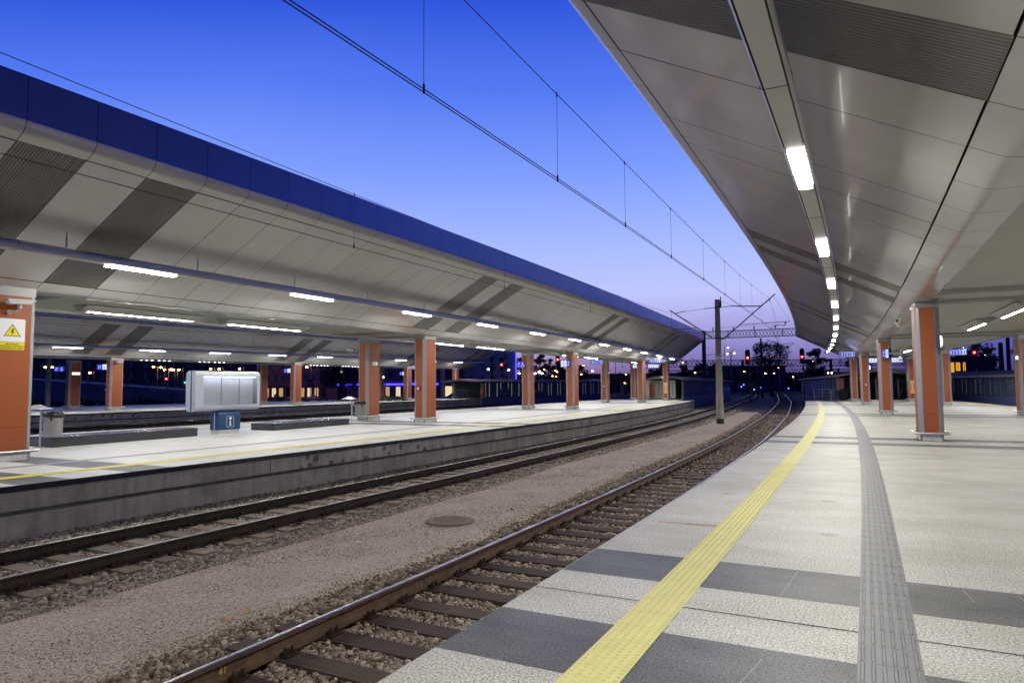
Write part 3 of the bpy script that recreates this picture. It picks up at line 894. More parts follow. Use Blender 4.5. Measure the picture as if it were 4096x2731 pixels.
def canopy_side(root, qi, qo, sg, bl, gap=0.014, detailed=True):
    sof, edge, bend, back, fas = MB(), MB(), MB(), MB(), MB()
    h = gap / 2
    def qg(s): return qo(s) - sg * .32
    for a, b, ribbed in bl:
        a2, b2 = a + h, b - h
        sl = (ZO - ZI) / abs(qg(a) - qi(a))
        # main panel
        if not ribbed:
            j = [random.uniform(-.004, .004) for _ in range(4)]
            g = .012
            sof.quad(P(qi(a2) + sg * g, a2, ZI + sl * g + j[0]), P(qg(a2) - sg * g, a2, ZO - sl * g + j[1]), P(qg(b2) - sg * g, b2, ZO - sl * g + j[2]), P(qi(b2) + sg * g, b2, ZI + sl * g + j[3]))
        else:
            rb = MB(); nr = 22
            prof = []
            for i in range(nr):
                w = (b2 - a2) / nr; s_ = a2 + i * w
                prof += [(s_, .022), (s_ + .3 * w, .022), (s_ + .45 * w, 0), (s_ + .85 * w, 0)]
            prof.append((b2, .022))
            for (sa, da), (sb, db) in zip(prof[:-1], prof[1:]):
                rb.quad(P(qi(sa), sa, ZI + da), P(qg(sa), sa, ZO + da), P(qg(sb), sb, ZO + db), P(qi(sb), sb, ZI + db))
            rb.build('ribbed_panel', 'ribbed_dark', root, world=True)
        # nose: along the slope, round the edge, up the fascia
        def nose(s):
            g = .012; q0 = qg(s) + sg * g; z0 = ZO + sl * g
            ctl = (qo(s), z0 + sl * (abs(qo(s) - q0)))
            pa = (ctl[0] - sg * .17, ctl[1] - sl * .17)
            pc = (qo(s), ctl[1] + .19)
            return [(q0, z0)] + bez(pa, ctl, pc, 7) + [(qo(s), ZT)]
        na, nb = nose(a2), nose(b2)
        for k in range(len(na) - 1):
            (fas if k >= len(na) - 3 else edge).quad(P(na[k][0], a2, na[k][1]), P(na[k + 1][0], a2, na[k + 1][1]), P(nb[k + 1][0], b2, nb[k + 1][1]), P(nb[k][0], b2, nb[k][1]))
        # inner bend and flat return
        def inner(s):
            g = .012
            q0 = qi(s) - sg * g; z0 = ZI - sl * g
            pa = (q0 - sg * .25, z0 - sl * .25)
            ctl = (q0 - sg * .34, z0 - sl * .34)
            pc = (q0 - sg * .45, z0 - sl * .34)
            return [(q0, z0)] + bez(pa, ctl, pc, 6) + [(q0 - sg * .80, pc[1]), (q0 - sg * .80, ZC + .05)]
        ia, ib = inner(a2), inner(b2)
        for k in range(len(ia) - 1):
            bend.quad(P(ia[k][0], a2, ia[k][1]), P(ia[k + 1][0], a2, ia[k + 1][1]), P(ib[k + 1][0], b2, ib[k + 1][1]), P(ib[k][0], b2, ib[k][1]))
        # dark backing behind all seams
        e = .05
        na2, nb2, ia2, ib2 = nose(a), nose(b), inner(a), inner(b)
        back.quad(P(qi(a), a, ZI + e), P(qg(a), a, ZO + e), P(qg(b), b, ZO + e), P(qi(b), b, ZI + e))
        for k in range(len(na2) - 1):
            back.quad(*[P(q - sg * .03, s, z + .03) for q, s, z in ((na2[k][0], a, na2[k][1]), (na2[k + 1][0], a, na2[k + 1][1] - (.06 if k == len(na2) - 2 else 0)), (nb2[k + 1][0], b, nb2[k + 1][1] - (.06 if k == len(na2) - 2 else 0)), (nb2[k][0], b, nb2[k][1]))])
        for k in range(len(ia2) - 2):
            back.quad(*[P(q, s, z + .03) for q, s, z in ((ia2[k][0], a, ia2[k][1]), (ia2[k + 1][0], a, ia2[k + 1][1]), (ib2[k + 1][0], b, ib2[k + 1][1]), (ib2[k][0], b, ib2[k][1]))])
    sof.build('soffit_panels', 'soffit', root, world=True)
    edge.build('edge_panels', 'soffit', root, smooth=35, world=True)
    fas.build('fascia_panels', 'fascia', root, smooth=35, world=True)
    bend.build('bend_panels', 'soffit', root, smooth=35, world=True)
    back.build('panel_backing', 'seam_dark', root, world=True)
def canopy(label, qi, qo, sg, qi2, s0, s1, pairs, group=None):
    root = thing('platform_canopy', label, 'canopy', frame((qi(20) + qi2(20)) / 2, 20, ZC), group)
    bpy.context.view_layer.update()
    bl = bays(s0, s1, pairs)
    canopy_side(root, qi, qo, sg, bl)
    qo2 = lambda s: qi2(s) - sg * 3.85
    canopy_side(root, qi2, qo2, -sg, bays(s0, s1, pairs, 2.56))
    # ceiling between the two bends with dark cross strips at the columns
    c, cs, rf = MB(), MB(), MB()
    S = list(np.arange(s0, s1, 2.0)) + [s1]
    for a, b in zip(S[:-1], S[1:]):
        c.quad(P(qi(a) - sg * .7, a, ZC), P(qi2(a) + sg * .7, a, ZC), P(qi2(b) + sg * .7, b, ZC), P(qi(b) - sg * .7, b, ZC))
        rf.quad(P(qo(a), a, ZT), P(qo2(a), a, ZT), P(qo2(b), b, ZT), P(qo(b), b, ZT))
        for k in range(1, 4):
            pass
    c.build('ceiling', 'ceiling', root, world=True)
    rf.build('roof', 'roof_grey', root, world=True)
    for cc in pairs:
        for a in (cc - 1.88, cc + .62):
            m_ = MB(); q0, q1 = qi(a) - sg * .85, qi2(a) + sg * .85
            for k in range(14):
                w = 1.15 / 14
                sa = a + .05 + k * w
                m_.quad(P(q0, sa, ZC - .012), P(q1, sa, ZC - .012), P(q1, sa + w * .7, ZC - .012), P(q0, sa + w * .7, ZC - .012))
                m_.quad(P(q0, sa + w * .7, ZC - .012), P(q1, sa + w * .7, ZC - .012), P(q1, sa + w, ZC - .004), P(q0, sa + w, ZC - .004))
            m_.build('ceiling_strip', 'ribbed_dark', root, world=True)
    # closing plates at the ends
    ep = MB()
    for s in (s0, s1):
        pts = [(qi2(s), ZI), (qo2(s) + sg * .3, ZO), (qo2(s), ZO + .5), (qo2(s), ZT), (qo(s), ZT), (qo(s), ZO + .5), (qo(s) - sg * .3, ZO), (qi(s), ZI), (qi(s) - sg * .4, ZC), (qi2(s) + sg * .4, ZC)]
        pts = [P(q, s + (.01 if s == s1 else -.01), z + (.03 if z < ZT else -.01)) for q, z in pts]
        ep.add(pts, (tuple(range(len(pts))),))
    ep.build('end_plate', 'soffit', root, world=True)
    return root
R_PAIRS = [-11.5, 5.2, 21.85, 39.3, 57.2, 68.0]
r_in = lambda s: 1.0
r_in2 = interp([(-15, 10.2), (22, 8.55), (40, 7.75), (58, 6.95), (75, 6.1)])
canopy('long silvery canopy sweeping overhead above the near platform', r_in, lambda s: -3.05, -1, r_in2, -12.0, 70.6, R_PAIRS)
L_PAIRS = [-8.6, 8.35, 25.55, 42.7, 60.6, 72.2]
l_in = interp([(-15, -17.0), (9, -16.78), (25, -16.55), (43, -15.98), (61, -15.3), (75, -14.8)])
l_out = interp([(-15, -12.90), (20, -12.85), (40, -12.6), (55, -12.45), (76, -12.0)])
l_in2 = interp([(-15, -22.8), (9, -22.2), (26, -21.35), (44, -20.5), (62, -20.0), (76, -19.6)])
canopy('canopy with a blue dusk-lit fascia over the platform with the information board', l_in, l_out, 1, l_in2, -12.0, 75.0, L_PAIRS)
F_SL = .095
f_in = lambda s: -48.35 + F_SL * (s - 32.8)
canopy('dim distant canopy seen beneath the middle canopy at the left', f_in, lambda s: f_in(s) + 3.85, 1, lambda s: f_in(s) - 5.2, -2.0, 85.0, [12.6, 31.4, 50.0, 68.6, 81.0])

# ================================================================== COLUMNS
def column_parts(root, spikes=False):
    hq, hs, r = .305, .51, .13
    z0, z1 = .20, 3.70
    for sg in (-1, 1):          # faces across the track direction (narrow) and along it (wide)
        a = MB()
        for za, zb in ((z0, .742), (.750, z1)):
            a.box((0, sg * (hs - .012), (za + zb) / 2), (2 * (hq - r), .024, zb - za))
        a.box((0, sg * (hs - .02), (z0 + z1) / 2), (2 * (hq - r), .02, z1 - z0 - .01), 1)
        a.build('cladding_panel', ['orange', 'seam_line'], root)
        b = MB()
        for za, zb in ((z0, .742), (.750, z1)):
            b.box((sg * (hq - .012), 0, (za + zb) / 2), (.024, 2 * (hs - r), zb - za))
        b.box((sg * (hq - .02), 0, (z0 + z1) / 2), (.02, 2 * (hs - r), z1 - z0 - .01), 1)
        b.build('cladding_panel', ['orange', 'seam_line'], root)
    for sq in (-1, 1):
        for ss in (-1, 1):
            c = MB(); cx, cy_ = sq * (hq - r), ss * (hs - r)
            n = 8; pr = [(cx + sq * (r - .012) * math.cos(PI / 2 * i / n), cy_ + ss * (r - .012) * math.sin(PI / 2 * i / n)) for i in range(n + 1)]
            g = .004
            pts = [(cx + sq * r, cy_ + ss * g)] + [(x + sq * 0, y) for x, y in pr if True] + [(cx + sq * g, cy_ + ss * r)]
            pts = [(cx + sq * (r + .002), cy_ + ss * g), (cx + sq * (r + .002), cy_ + ss * (g + .012))] + pr[1:-1] + [(cx + sq * (g + .012), cy_ + ss * (r + .002)), (cx + sq * g, cy_ + ss * (r + .002)), (cx, cy_)]
            if sq * ss < 0: pts = pts[::-1]
            c.prism(pts, lambda p: (p[0], p[1], z0 - .002), lambda p: (p[0], p[1], z1 + .002))
            c.build('corner_trim', 'aluminium', root, smooth=40)
    k = MB(); pts = rrect(hq - .02, hs - .02, .015, 2)
    k.prism(pts, lambda p: (p[0], p[1], z1 + .003), lambda p: (p[0], p[1], 3.935))
    k.build('capital', 'capital_metal', root)
    p_ = MB(); p_.box((0, 0, .098), (2 * hq - .07, 2 * hs - .07, .196))
    for sq in (-1, 1):
        for ss in (-1, 1):
            p_.box((sq * (hq - .05), ss * (hs - .05), .10), (.05, .05, .20), 1)
    p_.build('plinth', ['plinth', 'aluminium'], root)
    t = MB(); t.tube([(x, y, .205) for x, y in rrect(hq + .11, hs + .11, .10, 4)], .030, 8, closed=True)
    for sq in (-1, 1):
        for ss in (-1, 1):
            t.beam((sq * (hq - .1), ss * (hs - .1), .19), (sq * (hq + .08), ss * (hs + .08), .19), .03)
    t.build('bumper_rail', 'steel', root, smooth=50)
def spikes(root):
    b = MB(); hq, hs = .285, .49
    for i in range(26):
        for sg in (-1, 1):
            x = -hq + 2 * hq * (i + .5) / 26
            b.beam((x, sg * hs, 3.705), (x + random.uniform(-.03, .03), sg * (hs + .05), 3.79), .003)
        y = -hs + 2 * hs * (i + .5) / 26
        for sg in (-1, 1):
            b.beam((sg * hq, y, 3.705), (sg * (hq + .05), y + random.uniform(-.03, .03), 3.79), .003)
    b.build('bird_spikes', 'steel', root)
C0 = thing('platform_column', 'largest orange column on the near platform, carrying a camera on a bent arm', 'column', Matrix.Identity(4))
column_parts(C0)
COLS = {}
def place(key, q, s, label, group, first=False):
    M = frame(q, s, 0.0)
    if first:
        C0.matrix_world = M; C0['label'] = label; C0['group'] = group; o = C0
    else:
        o = dup(C0, M, label, group)
    COLS[key] = (q, s); return o
gR, gL, gF = 'orange columns of the near canopy', 'orange columns of the middle canopy', 'orange columns of the farthest canopy'
o = place('R1', 1.72, 22.66, 'largest orange column on the near platform, carrying a camera on a bent arm', gR, True)
r2 = place('R2', 1.65, 40.18, 'orange column behind the largest one on the near platform, with a small sign box', gR)
place('R3', 1.75, 58.2, 'slim far orange column with a red alarm box beside the platform number sign 1 1 3', gR)
place('R4', 1.72, 69.2, 'last orange column of the near row, half hidden left of the one with the alarm box', gR)
place('R5', 6.26, 69.3, 'far orange column with the crossed out orange help panel, half hidden by the largest column', gR)
place('R6', 6.94, 57.95, 'orange column just right of the largest one, below the sign 3 1 2', gR)
place('R7', 7.70, 40.85, 'orange column cut off by the right edge, with a lit green exit lamp', gR)
place('R0', 8.5, 23.1, 'orange column of the right row out of sight nearest the camera', gR) if False else None
place('L0', -17.33, 8.48, 'big orange column at the left edge with a white and yellow warning sign', gL)
l1 = place('L1', -21.05, 26.75, 'orange column with a green exit sign beside the litter bin', gL)
l2 = place('L2', -17.30, 25.90, 'orange column with a red alarm box in the middle of the left platform', gL)
place('L3', -20.18, 44.35, 'left of the pair of orange columns with sign boxes on the middle platform', gL)
place('L4', -16.70, 43.78, 'right of the pair of orange columns with sign boxes on the middle platform', gL)
place('L5', -19.64, 62.58, 'far orange column right of the blue number sign 5 1 2', gL)
place('L6', -16.06, 61.80, 'far orange column left of the blue number sign 2 1 3', gL)
place('L7', -19.35, 73.93, 'distant orange column half hidden behind the one left of sign 2 1 3', gL)
place('L8', -15.66, 72.52, 'distant orange column with an orange help panel before the lit stair shelter', gL)
place('F1', -57.7, 35.9, 'distant orange column with a lit white exit lamp beside the wheelchair sign', gF)
place('F2', -49.02, 33.3, 'distant orange column with a camera, right of the wheelchair sign', gF)
place('F3', -47.02, 51.4, 'distant orange column right of the information board carrying a sign box', gF)
place('F3b', -52.8, 53.2, 'distant orange column peeping out behind the right end of the information board', gF)
place('F4', -45.3, 69.8, 'distant orange column between the two large columns of the middle platform', gF)
place('F5', -44.1, 80.6, 'last orange column of the farthest platform with a crossed out help panel', gF)
place('F4b', -51.4, 73.7, 'thin distant orange column just right of the column with the exit sign', gF)
for o_ in (o, r2, l1):
    spikes(o_)

# ================================================================== LIGHT LINES
def light_line(label, qf, zf_, s0, s1, lamps, llen, hang, q_soffit, group, lamp_mat='lamp_tube'):
    root = thing('light_trough', label, 'light line', frame(qf(20), 20, zf_(20)), group)
    bpy.context.view_layer.update()
    S = sorted(set(np.arange(s0, s1, 1.0)) | {s1})
    prof = [(.145 * math.cos(a), .045 + .115 * math.sin(a)) for a in [PI * i / 8 for i in range(9)]] + [(-.143, -.015), (-.122, -.046), (-.116, -.046), (-.116, -.015), (-.100, -.015), (-.100, -.050), (.100, -.050), (.100, -.015), (.116, -.015), (.116, -.046), (.122, -.046), (.143, -.015)]
    tb = MB(); n = len(prof)
    def ringp(s):
        return [P(qf(s) + x, s, zf_(s) + z) for x, z in prof]
    ins = [(a, a + llen) for a in lamps]
    cut = sorted(set(S) | {x for i in ins for x in i})
    for a, b in zip(cut[:-1], cut[1:]):
        if b - a < 1e-3: continue
        ra, rb = ringp(a), ringp(b); mid = (a + b) / 2
        lit = any(i0 < mid < i1 for i0, i1 in ins)
        for k in range(n):
            k2 = (k + 1) % n
            if lit and k in (13, 14, 15): continue
            tb.quad(ra[k], ra[k2], rb[k2], rb[k], 1 if k in (13, 14, 15) else (2 if k in (11, 12, 16, 17) else 0))
    tb.build('trough', ['tube_grey', 'white_paint', 'seam_dark'], root, smooth=40, world=True)
    for i0, i1 in ins:
        for s in (i0 - 1.9,):
            if s0 < s < s1:
                jt = MB()
                jt.tube([P(qf(s) + x * 1.012, s, zf_(s) + z) for x, z in prof[:9]] + [P(qf(s) + x * 1.01, s, zf_(s) + z - .002) for x, z in (prof[9], prof[10])], .006, 4)
                jt.box((0, 0, 0), (.24, .008, .004), M=frame(qf(s), s, zf_(s) - .052))
                jt.build('joint_ring', 'joint_dark', root, world=True)
    for i0, i1 in ins:
        lm = MB()
        pr = [(-.099, -.015), (-.085, -.095), (.085, -.095), (.099, -.015)]
        steps = [i0 + (i1 - i0) * k / 2 for k in range(3)]
        for a, b in zip(steps[:-1], steps[1:]):
            for k in range(len(pr) - 1):
                lm.quad(*[P(qf(s) + x, s, zf_(s) + z) for (x, z), s in ((pr[k], a), (pr[k + 1], a), (pr[k + 1], b), (pr[k], b))], mi=0 if k == 1 else 1)
        for s in (i0, i1):
            lm.add([P(qf(s) + x, s, zf_(s) + z) for x, z in pr], (tuple(range(len(pr))),), 1)
        lm.build('lamp', [lamp_mat, 'lamp_side'], root, world=True)
    for s in hang:
        hm = MB(); zt = q_soffit(s)
        hm.tube([P(qf(s), s, zf_(s) + .15), P(qf(s), s, zt)], .012, 6)
        hm.tube([P(qf(s), s, zf_(s) + .19), P(qf(s), s, zt - .12)], .022, 6)
        hm.build('hanger', 'tube_grey', root, smooth=50, world=True)
    return root
gT = 'light lines under the canopies'
r_tq = lambda s: -0.70 + 0.003 * s
r_tz = lambda s: 4.43
def soff(qi, qo, sg, q, s):
    qg = qo(s) - sg * .32
    return ZI + (ZO - ZI) * (q - qi(s)) / (qg - qi(s))
light_line('silver light tube with lamps hung under the near canopy overhead', r_tq, r_tz, -11.8, 69.8, [-8.4, -2.9, 2.8, 8.6, 14.3, 19.9, 25.4, 30.9, 36.4, 42.0, 47.5, 53.0, 58.4, 63.6], 1.72,
           np.arange(-9, 69, 3.65), lambda s: soff(r_in, lambda s: -3.05, -1, r_tq(s), s), gT)
l_tq = interp([(-15, -15.2), (10, -15.1), (40, -15.0), (60, -14.6), (75, -14.1)])
l_tz = interp([(-15, 4.44), (45, 4.44), (55, 4.36), (75, 4.12)])
light_line('light tube with white lamps hung under the middle canopy', l_tq, l_tz, -11.8, 74.2, [-8.0, -2.2, 3.6, 9.40, 15.15, 20.95, 26.8, 32.7, 38.6, 44.5, 50.4, 55.9, 61.6, 67.3], 1.75,
           [-5, -1.6, 1.7, 5.1, 8.5, 11.8, 15.25, 18.75, 22.3, 26.0, 29.5, 33.0, 36.7, 40.3, 44, 47.6, 51.2, 54.8, 58.4, 62, 65.6, 69.2, 72.8], lambda s: soff(l_in, l_out, 1, l_tq(s), s), gT, 'lamp_tube_left')
light_line('light tube on the hidden far side of the near canopy', lambda s: r_in2(s) + 1.65, r_tz, -11.8, 69.8, [2.8, 8.6, 14.3, 19.9, 25.4, 30.9, 36.4, 42.0, 47.5, 53.0, 58.4, 63.6], 1.72, (), None, gT)
light_line('light tube on the hidden far side of the middle canopy', lambda s: l_in2(s) - 1.65, l_tz, -11.8, 74.2, [-8.0, -2.2, 3.6, 9.40, 15.15, 20.95, 26.8, 32.7, 38.6, 44.5, 50.4, 55.9, 61.6, 67.3], 1.75, (), None, gT, 'lamp_tube_left')
f_tq = lambda s: f_in(s) + 1.62
f_tz = lambda s: 4.44 + .0045 * (s - 30)
light_line('distant light tube under the farthest canopy at the left', f_tq, f_tz, -1.8, 84.5, [2.9, 9.05, 15.2, 21.3, 27.4, 33.6, 39.7, 45.9, 52.0, 58.2, 64.4, 70.6, 76.8], 1.95,
           np.arange(1.5, 84, 4.1), lambda s: soff(f_in, lambda s: f_in(s) + 3.85, 1, f_tq(s), s), gT, 'lamp_tube_left')

# ------------------------------------------------------------------ luminaires on the flat ceilings
def ceiling_light_proto():
    root = thing('ceiling_light', 'x', 'ceiling light', Matrix.Identity(4))
    hb = MB()
    sec = [(-.33, 0), (-.33, -.025), (-.27, -.055), (-.17, -.10), (-.11, -.165), (-.09, -.175), (.09, -.175), (.11, -.165), (.17, -.10), (.27, -.055), (.33, -.025), (.33, 0)]
    hb.prism(sec, lambda p: (p[0], -1.9, p[1]), lambda p: (p[0], 1.9, p[1]))
    hb.build('housing', 'cctv_grey', root, smooth=30)
    for y in (-.87, .87):
        t = MB(); t.box((0, y, -.1785), (.075, 1.62, .010))
        t.build('lamp', 'lamp_ceiling', root)
    return root
gc = 'flat ceiling lights under the canopies'
CL0 = ceiling_light_proto(); first = True
def ceil_light(q, s, label, extra=0.0):
    global first
    M = frame(q, s, ZC - .013, extra)
    if first:
        CL0.matrix_world = M; CL0['label'] = label; CL0['group'] = gc; first = False
    else:
        dup(CL0, M, label, gc)
ceil_light(4.30, 31.6, 'ceiling light over the right platform, second from the right picture edge')
ceil_light(4.42, 25.9, 'ceiling light over the right platform cut by the right picture edge')
ceil_light(4.55, 15.5, 'flat ceiling light over the near platform closest to the camera')
ceil_light(4.15, 47.6, 'ceiling light on the near platform glimpsed between its two first columns')
ceil_light(4.05, 53.0, 'small far ceiling light beyond the second column of the near platform')
ceil_light(3.9, 64.5, 'last ceiling light of the near canopy above the pictogram sign')
LQ = interp([(-15, -19.8), (9, -19.4), (26, -18.9), (44, -18.2), (62, -17.75), (75, -17.3)])
for s, lab in ((-2, 'ceiling light of the middle canopy out past the left picture edge'), (13.3, 'long ceiling light next to the warning sign column under the middle canopy'), (18.1, 'ceiling light above the information board under the middle canopy'),
               (30.2, 'ceiling light right after the column with the red alarm box'), (35.0, 'ceiling light before the pair of columns with sign boxes'),
               (47.6, 'ceiling light just past the pair of columns with sign boxes'), (52.4, 'ceiling light over the blue number sign 5 1 2'), (66.5, 'last ceiling light before the lit stair shelter')):
    ceil_light(LQ(s), s, lab)
FL0 = thing('ceiling_light', 'x', 'ceiling light', Matrix.Identity(4))
hb = MB(); sec = [(-.33, 0), (-.33, -.025), (-.17, -.08), (.17, -.08), (.33, -.025), (.33, 0)]
hb.prism(sec, lambda p: (p[0], -1.9, p[1]), lambda p: (p[0], 1.9, p[1])); hb.build('housing', 'cctv_grey', FL0)
for y in (-1.2, -.75, -.3, .3, .75, 1.2):
    hb = MB(); hb.box((.1, y, -.085), (.12, .10, .02)); hb.build('lamp', 'lamp_louvre', FL0)
CL0, first = FL0, True
for s, lab in ((19, 'dim ceiling light of the farthest canopy near the wheelchair sign'), (38, 'dim ceiling light of the farthest canopy left above the information board'), (43.5, 'dim ceiling light of the farthest canopy right above the information board'), (57, 'dim ceiling light of the farthest canopy above the street tree'), (62, 'dim ceiling light of the farthest canopy by the column with the exit sign')):
    ceil_light(f_in(s) - 2.6, s, lab, math.atan(-F_SL))

# ================================================================== THINGS ON THE COLUMNS
def on_col(key, face, off, z):
    """frame on a column face: origin on the face, -y pointing out of it"""
    q, s = COLS[key]
    if face == 'front': return frame(q, s, 0) @ Matrix.Translation((off, -.512, z))
    if face == 'side': return frame(q, s, 0) @ Matrix.Translation((.307, off, z)) @ Matrix.Rotation(PI / 2, 4, 'Z')
    if face == 'left': return frame(q, s, 0) @ Matrix.Translation((-.307, off, z)) @ Matrix.Rotation(-PI / 2, 4, 'Z')
# warning sign
t = thing('warning_sign', 'white and yellow high voltage warning sign on the left edge column', 'sign', on_col('L0', 'side', 0.0, 2.83))
b = MB()
poly = rrect(.262, .35, .03, 4)
b.prism(poly, lambda p: (p[0], -.006, p[1]), lambda p: (p[0], -.001, p[1]))
b.build('sign_plate', 'white_flat', t)
b = MB(); b.quad((-.262, -.008, -.178), (-.262, -.008, -.17), (.262, -.008, -.17), (.262, -.008, -.178), 1)
poly = [(-.262, -.178), (-.262, -.32)] + [(-.232 - .03 * math.cos(a), -.32 - .03 * math.sin(a)) for a in (0.4, .8, 1.2)] + [(-.232, -.35), (.232, -.35)] + [(.232 + .03 * math.sin(a), -.32 - .03 * math.cos(a)) for a in (.4, .8, 1.2)] + [(.262, -.32), (.262, -.178)]
b.prism(poly, lambda p: (p[0], -.008, p[1]), lambda p: (p[0], -.0065, p[1]))
b.build('sign_band', ['sign_yellow', 'sign_black'], t)
b = MB()
b.prism([(-.178, -.045), (.178, -.045), (0, .235)], lambda p: (p[0], -.008, p[1]), lambda p: (p[0], -.0062, p[1]))
b.build('triangle_border', 'sign_black', t)
b = MB()
b.prism([(-.153, -.031), (.153, -.031), (0, .209)], lambda p: (p[0], -.0095, p[1]), lambda p: (p[0], -.0085, p[1]))
b.build('triangle_field', 'sign_yellow', t)
b = MB()
b.prism([(.012, .135), (-.040, .050), (-.004, .050), (-.012, -.002), (.044, .068), (.008, .068), (.040, .135)], lambda p: (p[0], -.011, p[1]), lambda p: (p[0], -.010, p[1]))
b.prism([(-.030, .008), (-.010, -.024), (.008, .014), (-.010, .000)], lambda p: (p[0], -.011, p[1]), lambda p: (p[0], -.010, p[1]))
b.build('lightning_bolt', 'sign_black', t)
for k, ln in enumerate(('NIE DOTYKAĆ', 'PRZEWODÓW TRAKCYJNYCH', 'ZAGROŻENIE DLA ŻYCIA !')):
    text(ln, .040, 'sign_black', t, (0, -.0095, -.222 - .047 * k), 0)

def sign_text_tiles(t, w, h, tiles, y, size):
    n = len(tiles); tw = w / n
    for k, (kind, top, big) in enumerate(tiles):
        cx = -w / 2 + tw * (k + .5)
        f = MB(); f.box((cx, y, 0), (tw - .03, .006, h - .05))
        f.build('sign_panel', 'sign_white' if kind in ('w', 'n') else 'sign_blue', t)
        if kind == 'n':
            f = MB(); f.box((cx, y - .004, 0), (tw - .058, .006, h - .078)); f.build('panel_field', 'sign_blue', t)
            if top: text(top, size * .30, 'sign_paleblue', t, (cx, y - .008, h * .29), 0)
            if big: text(big, size * 1.05, 'sign_white', t, (cx, y - .008, -h * .09), 0)
        elif kind == 'b':
            f = MB(); f.box((cx, y - .004, h * .22), (tw * .5, .004, h * .05)); f.box((cx, y - .004, h * .10), (tw * .5, .004, h * .05)); f.box((cx, y - .004, -h * .2), (tw * .36, .004, h * .06))
            f.add([(cx - tw * .28, y - .006, -h * .2), (cx - tw * .12, y - .006, -h * .09), (cx - tw * .12, y - .006, -h * .31)], ((0, 1, 2),))
            f.build('pictogram', 'sign_white', t)
        elif kind == 'w' and big:
            f = MB()
            if big == 'down':
                f.prism([(cx - .012, h * .28), (cx - .012, -h * .06), (cx - .06, -h * .06), (cx, -h * .28), (cx + .06, -h * .06), (cx + .012, -h * .06), (cx + .012, h * .28)], lambda p: (p[0], y - .007, p[1]), lambda p: (p[0], y - .003, p[1]))
            elif big == 'stairs':
                f.beam((cx - tw * .26, y - .006, -h * .22), (cx + tw * .26, y - .006, h * .2), .004, .022); f.box((cx, y - .005, -h * .25), (tw * .5, .004, .02))
            elif big == 'bench':
                f.box((cx, y - .005, 0), (tw * .56, .004, .03)); f.box((cx - tw * .2, y - .005, -.05), (.02, .004, .07)); f.box((cx + tw * .2, y - .005, -.05), (.02, .004, .07))
            elif big == 'list':
                for i in range(4): f.box((cx, y - .005, h * (.25 - .15 * i)), (tw * .6, .004, h * .05))
            f.build('pictogram', 'sign_blue', t)
        elif kind == 'a':
            f = MB()
            f.lathe([(.035, 0), (.035, .003)], 10, (0, 0, 0))
            f.v = [(cx + x, y - .006 - z, h * .28 + yy) for x, yy, z in f.v]
            f.beam((cx, y - .006, h * .2), (cx + .01, y - .006, -.02), .004, .035); f.beam((cx, y - .006, -.02), (cx + .09, y - .006, -.03), .004, .03); f.beam((cx + .09, y - .006, -.03), (cx + .12, y - .006, -.12), .004, .03)
            pts = [(cx - .01 + .09 * math.cos(a), y - .006, -h * .2 + .09 * math.sin(a)) for a in [PI * .6 + PI * 1.2 * i / 12 for i in range(13)]]
            f.tube(pts, .011, 4)
            f.build('pictogram', 'sign_white', t)
def hanging_sign(label, M, w, h, tiles, drop, size, both=True, name='platform_sign'):
    t = thing(name, label, 'sign', M)
    b = MB(); b.box((0, 0, 0), (w + .05, .12, h + .05)); b.build('housing', 'blue_paint', t)
    sign_text_tiles(t, w, h, tiles, -.0635, size)
    if drop:
        b = MB()
        for x in (-w * .35, w * .35): b.tube([(x, 0, h / 2 + .02), (x, 0, h / 2 + drop)], .018, 6)
        b.build('suspension_rod', 'tube_grey', t)
    return t
def lab3(a, b_, c): return [('n', t_, d_) for t_, d_ in (a, b_, c)]
zz = (3.50 + 3.93) / 2
hanging_sign('blue lit number sign reading 1 1 3 at the left end of the near platform', frame(.60, 57.6, 3.80, -.2), 1.05, .40, lab3(('TOR', '1'), ('SEKTOR', '1'), ('PERON', '3')), .13, .27)
hanging_sign('blue lit number sign reading 3 1 2 right of the largest column', frame(7.98, 59.4, 3.84, -.2), 1.15, .40, lab3(('PERON', '3'), ('SEKTOR', '1'), ('TOR', '2')), .3, .27)
hanging_sign('blue lit number sign 5 1 2 beside the far column with the small alarm box', frame(-18.9, 57.2, 3.60, .15), 1.05, .38, lab3(('TOR', '5'), ('SEKTOR', '1'), ('PERON', '2')), .3, .26)
hanging_sign('blue lit number sign 2 1 3 above the lit stair shelter', frame(-14.9, 62.5, 3.82, .15), 1.10, .40, lab3(('PERON', '2'), ('SEKTOR', '1'), ('TOR', '3')), .5, .27)
hanging_sign('wide lit pictogram sign behind the second column of the near platform', frame(3.9, 65.2, 3.53, -.15), 2.5, .40, [('w', '', 'down'), ('w', '', 'stairs'), ('b', '', ''), ('b', '', ''), ('w', '', 'bench'), ('w', '', 'list')], .36, .2)
hanging_sign('wide lit pictogram sign hanging low right behind the last near column', frame(-17.2, 69.5, 3.49, .12), 2.6, .36, [('w', '', 'down'), ('b', '', ''), ('b', '', ''), ('w', '', 'bench'), ('w', '', 'bench')], .40, .2)
hanging_sign('small blue number sign of the farthest platform between the two large columns', frame(-42.2, 66.3, 3.70, -.1), 1.0, .36, lab3(('TOR', '1'), ('SEKTOR', '5'), ('PERON', '1')), .2, .25)
def column_sign(label, M, w, h, tiles):
    t = thing('direction_sign', label, 'sign', M)
    b = MB(); b.box((0, 0, 0), (w + .04, .14, h + .04)); b.build('housing', 'blue_paint', t)
    sign_text_tiles(t, w, h, tiles, -.0735, .2)
    b = MB(); b.box((w / 2 + .08, 0, 0), (.14, .06, .06)); b.build('bracket', 'tube_grey', t)
    return t
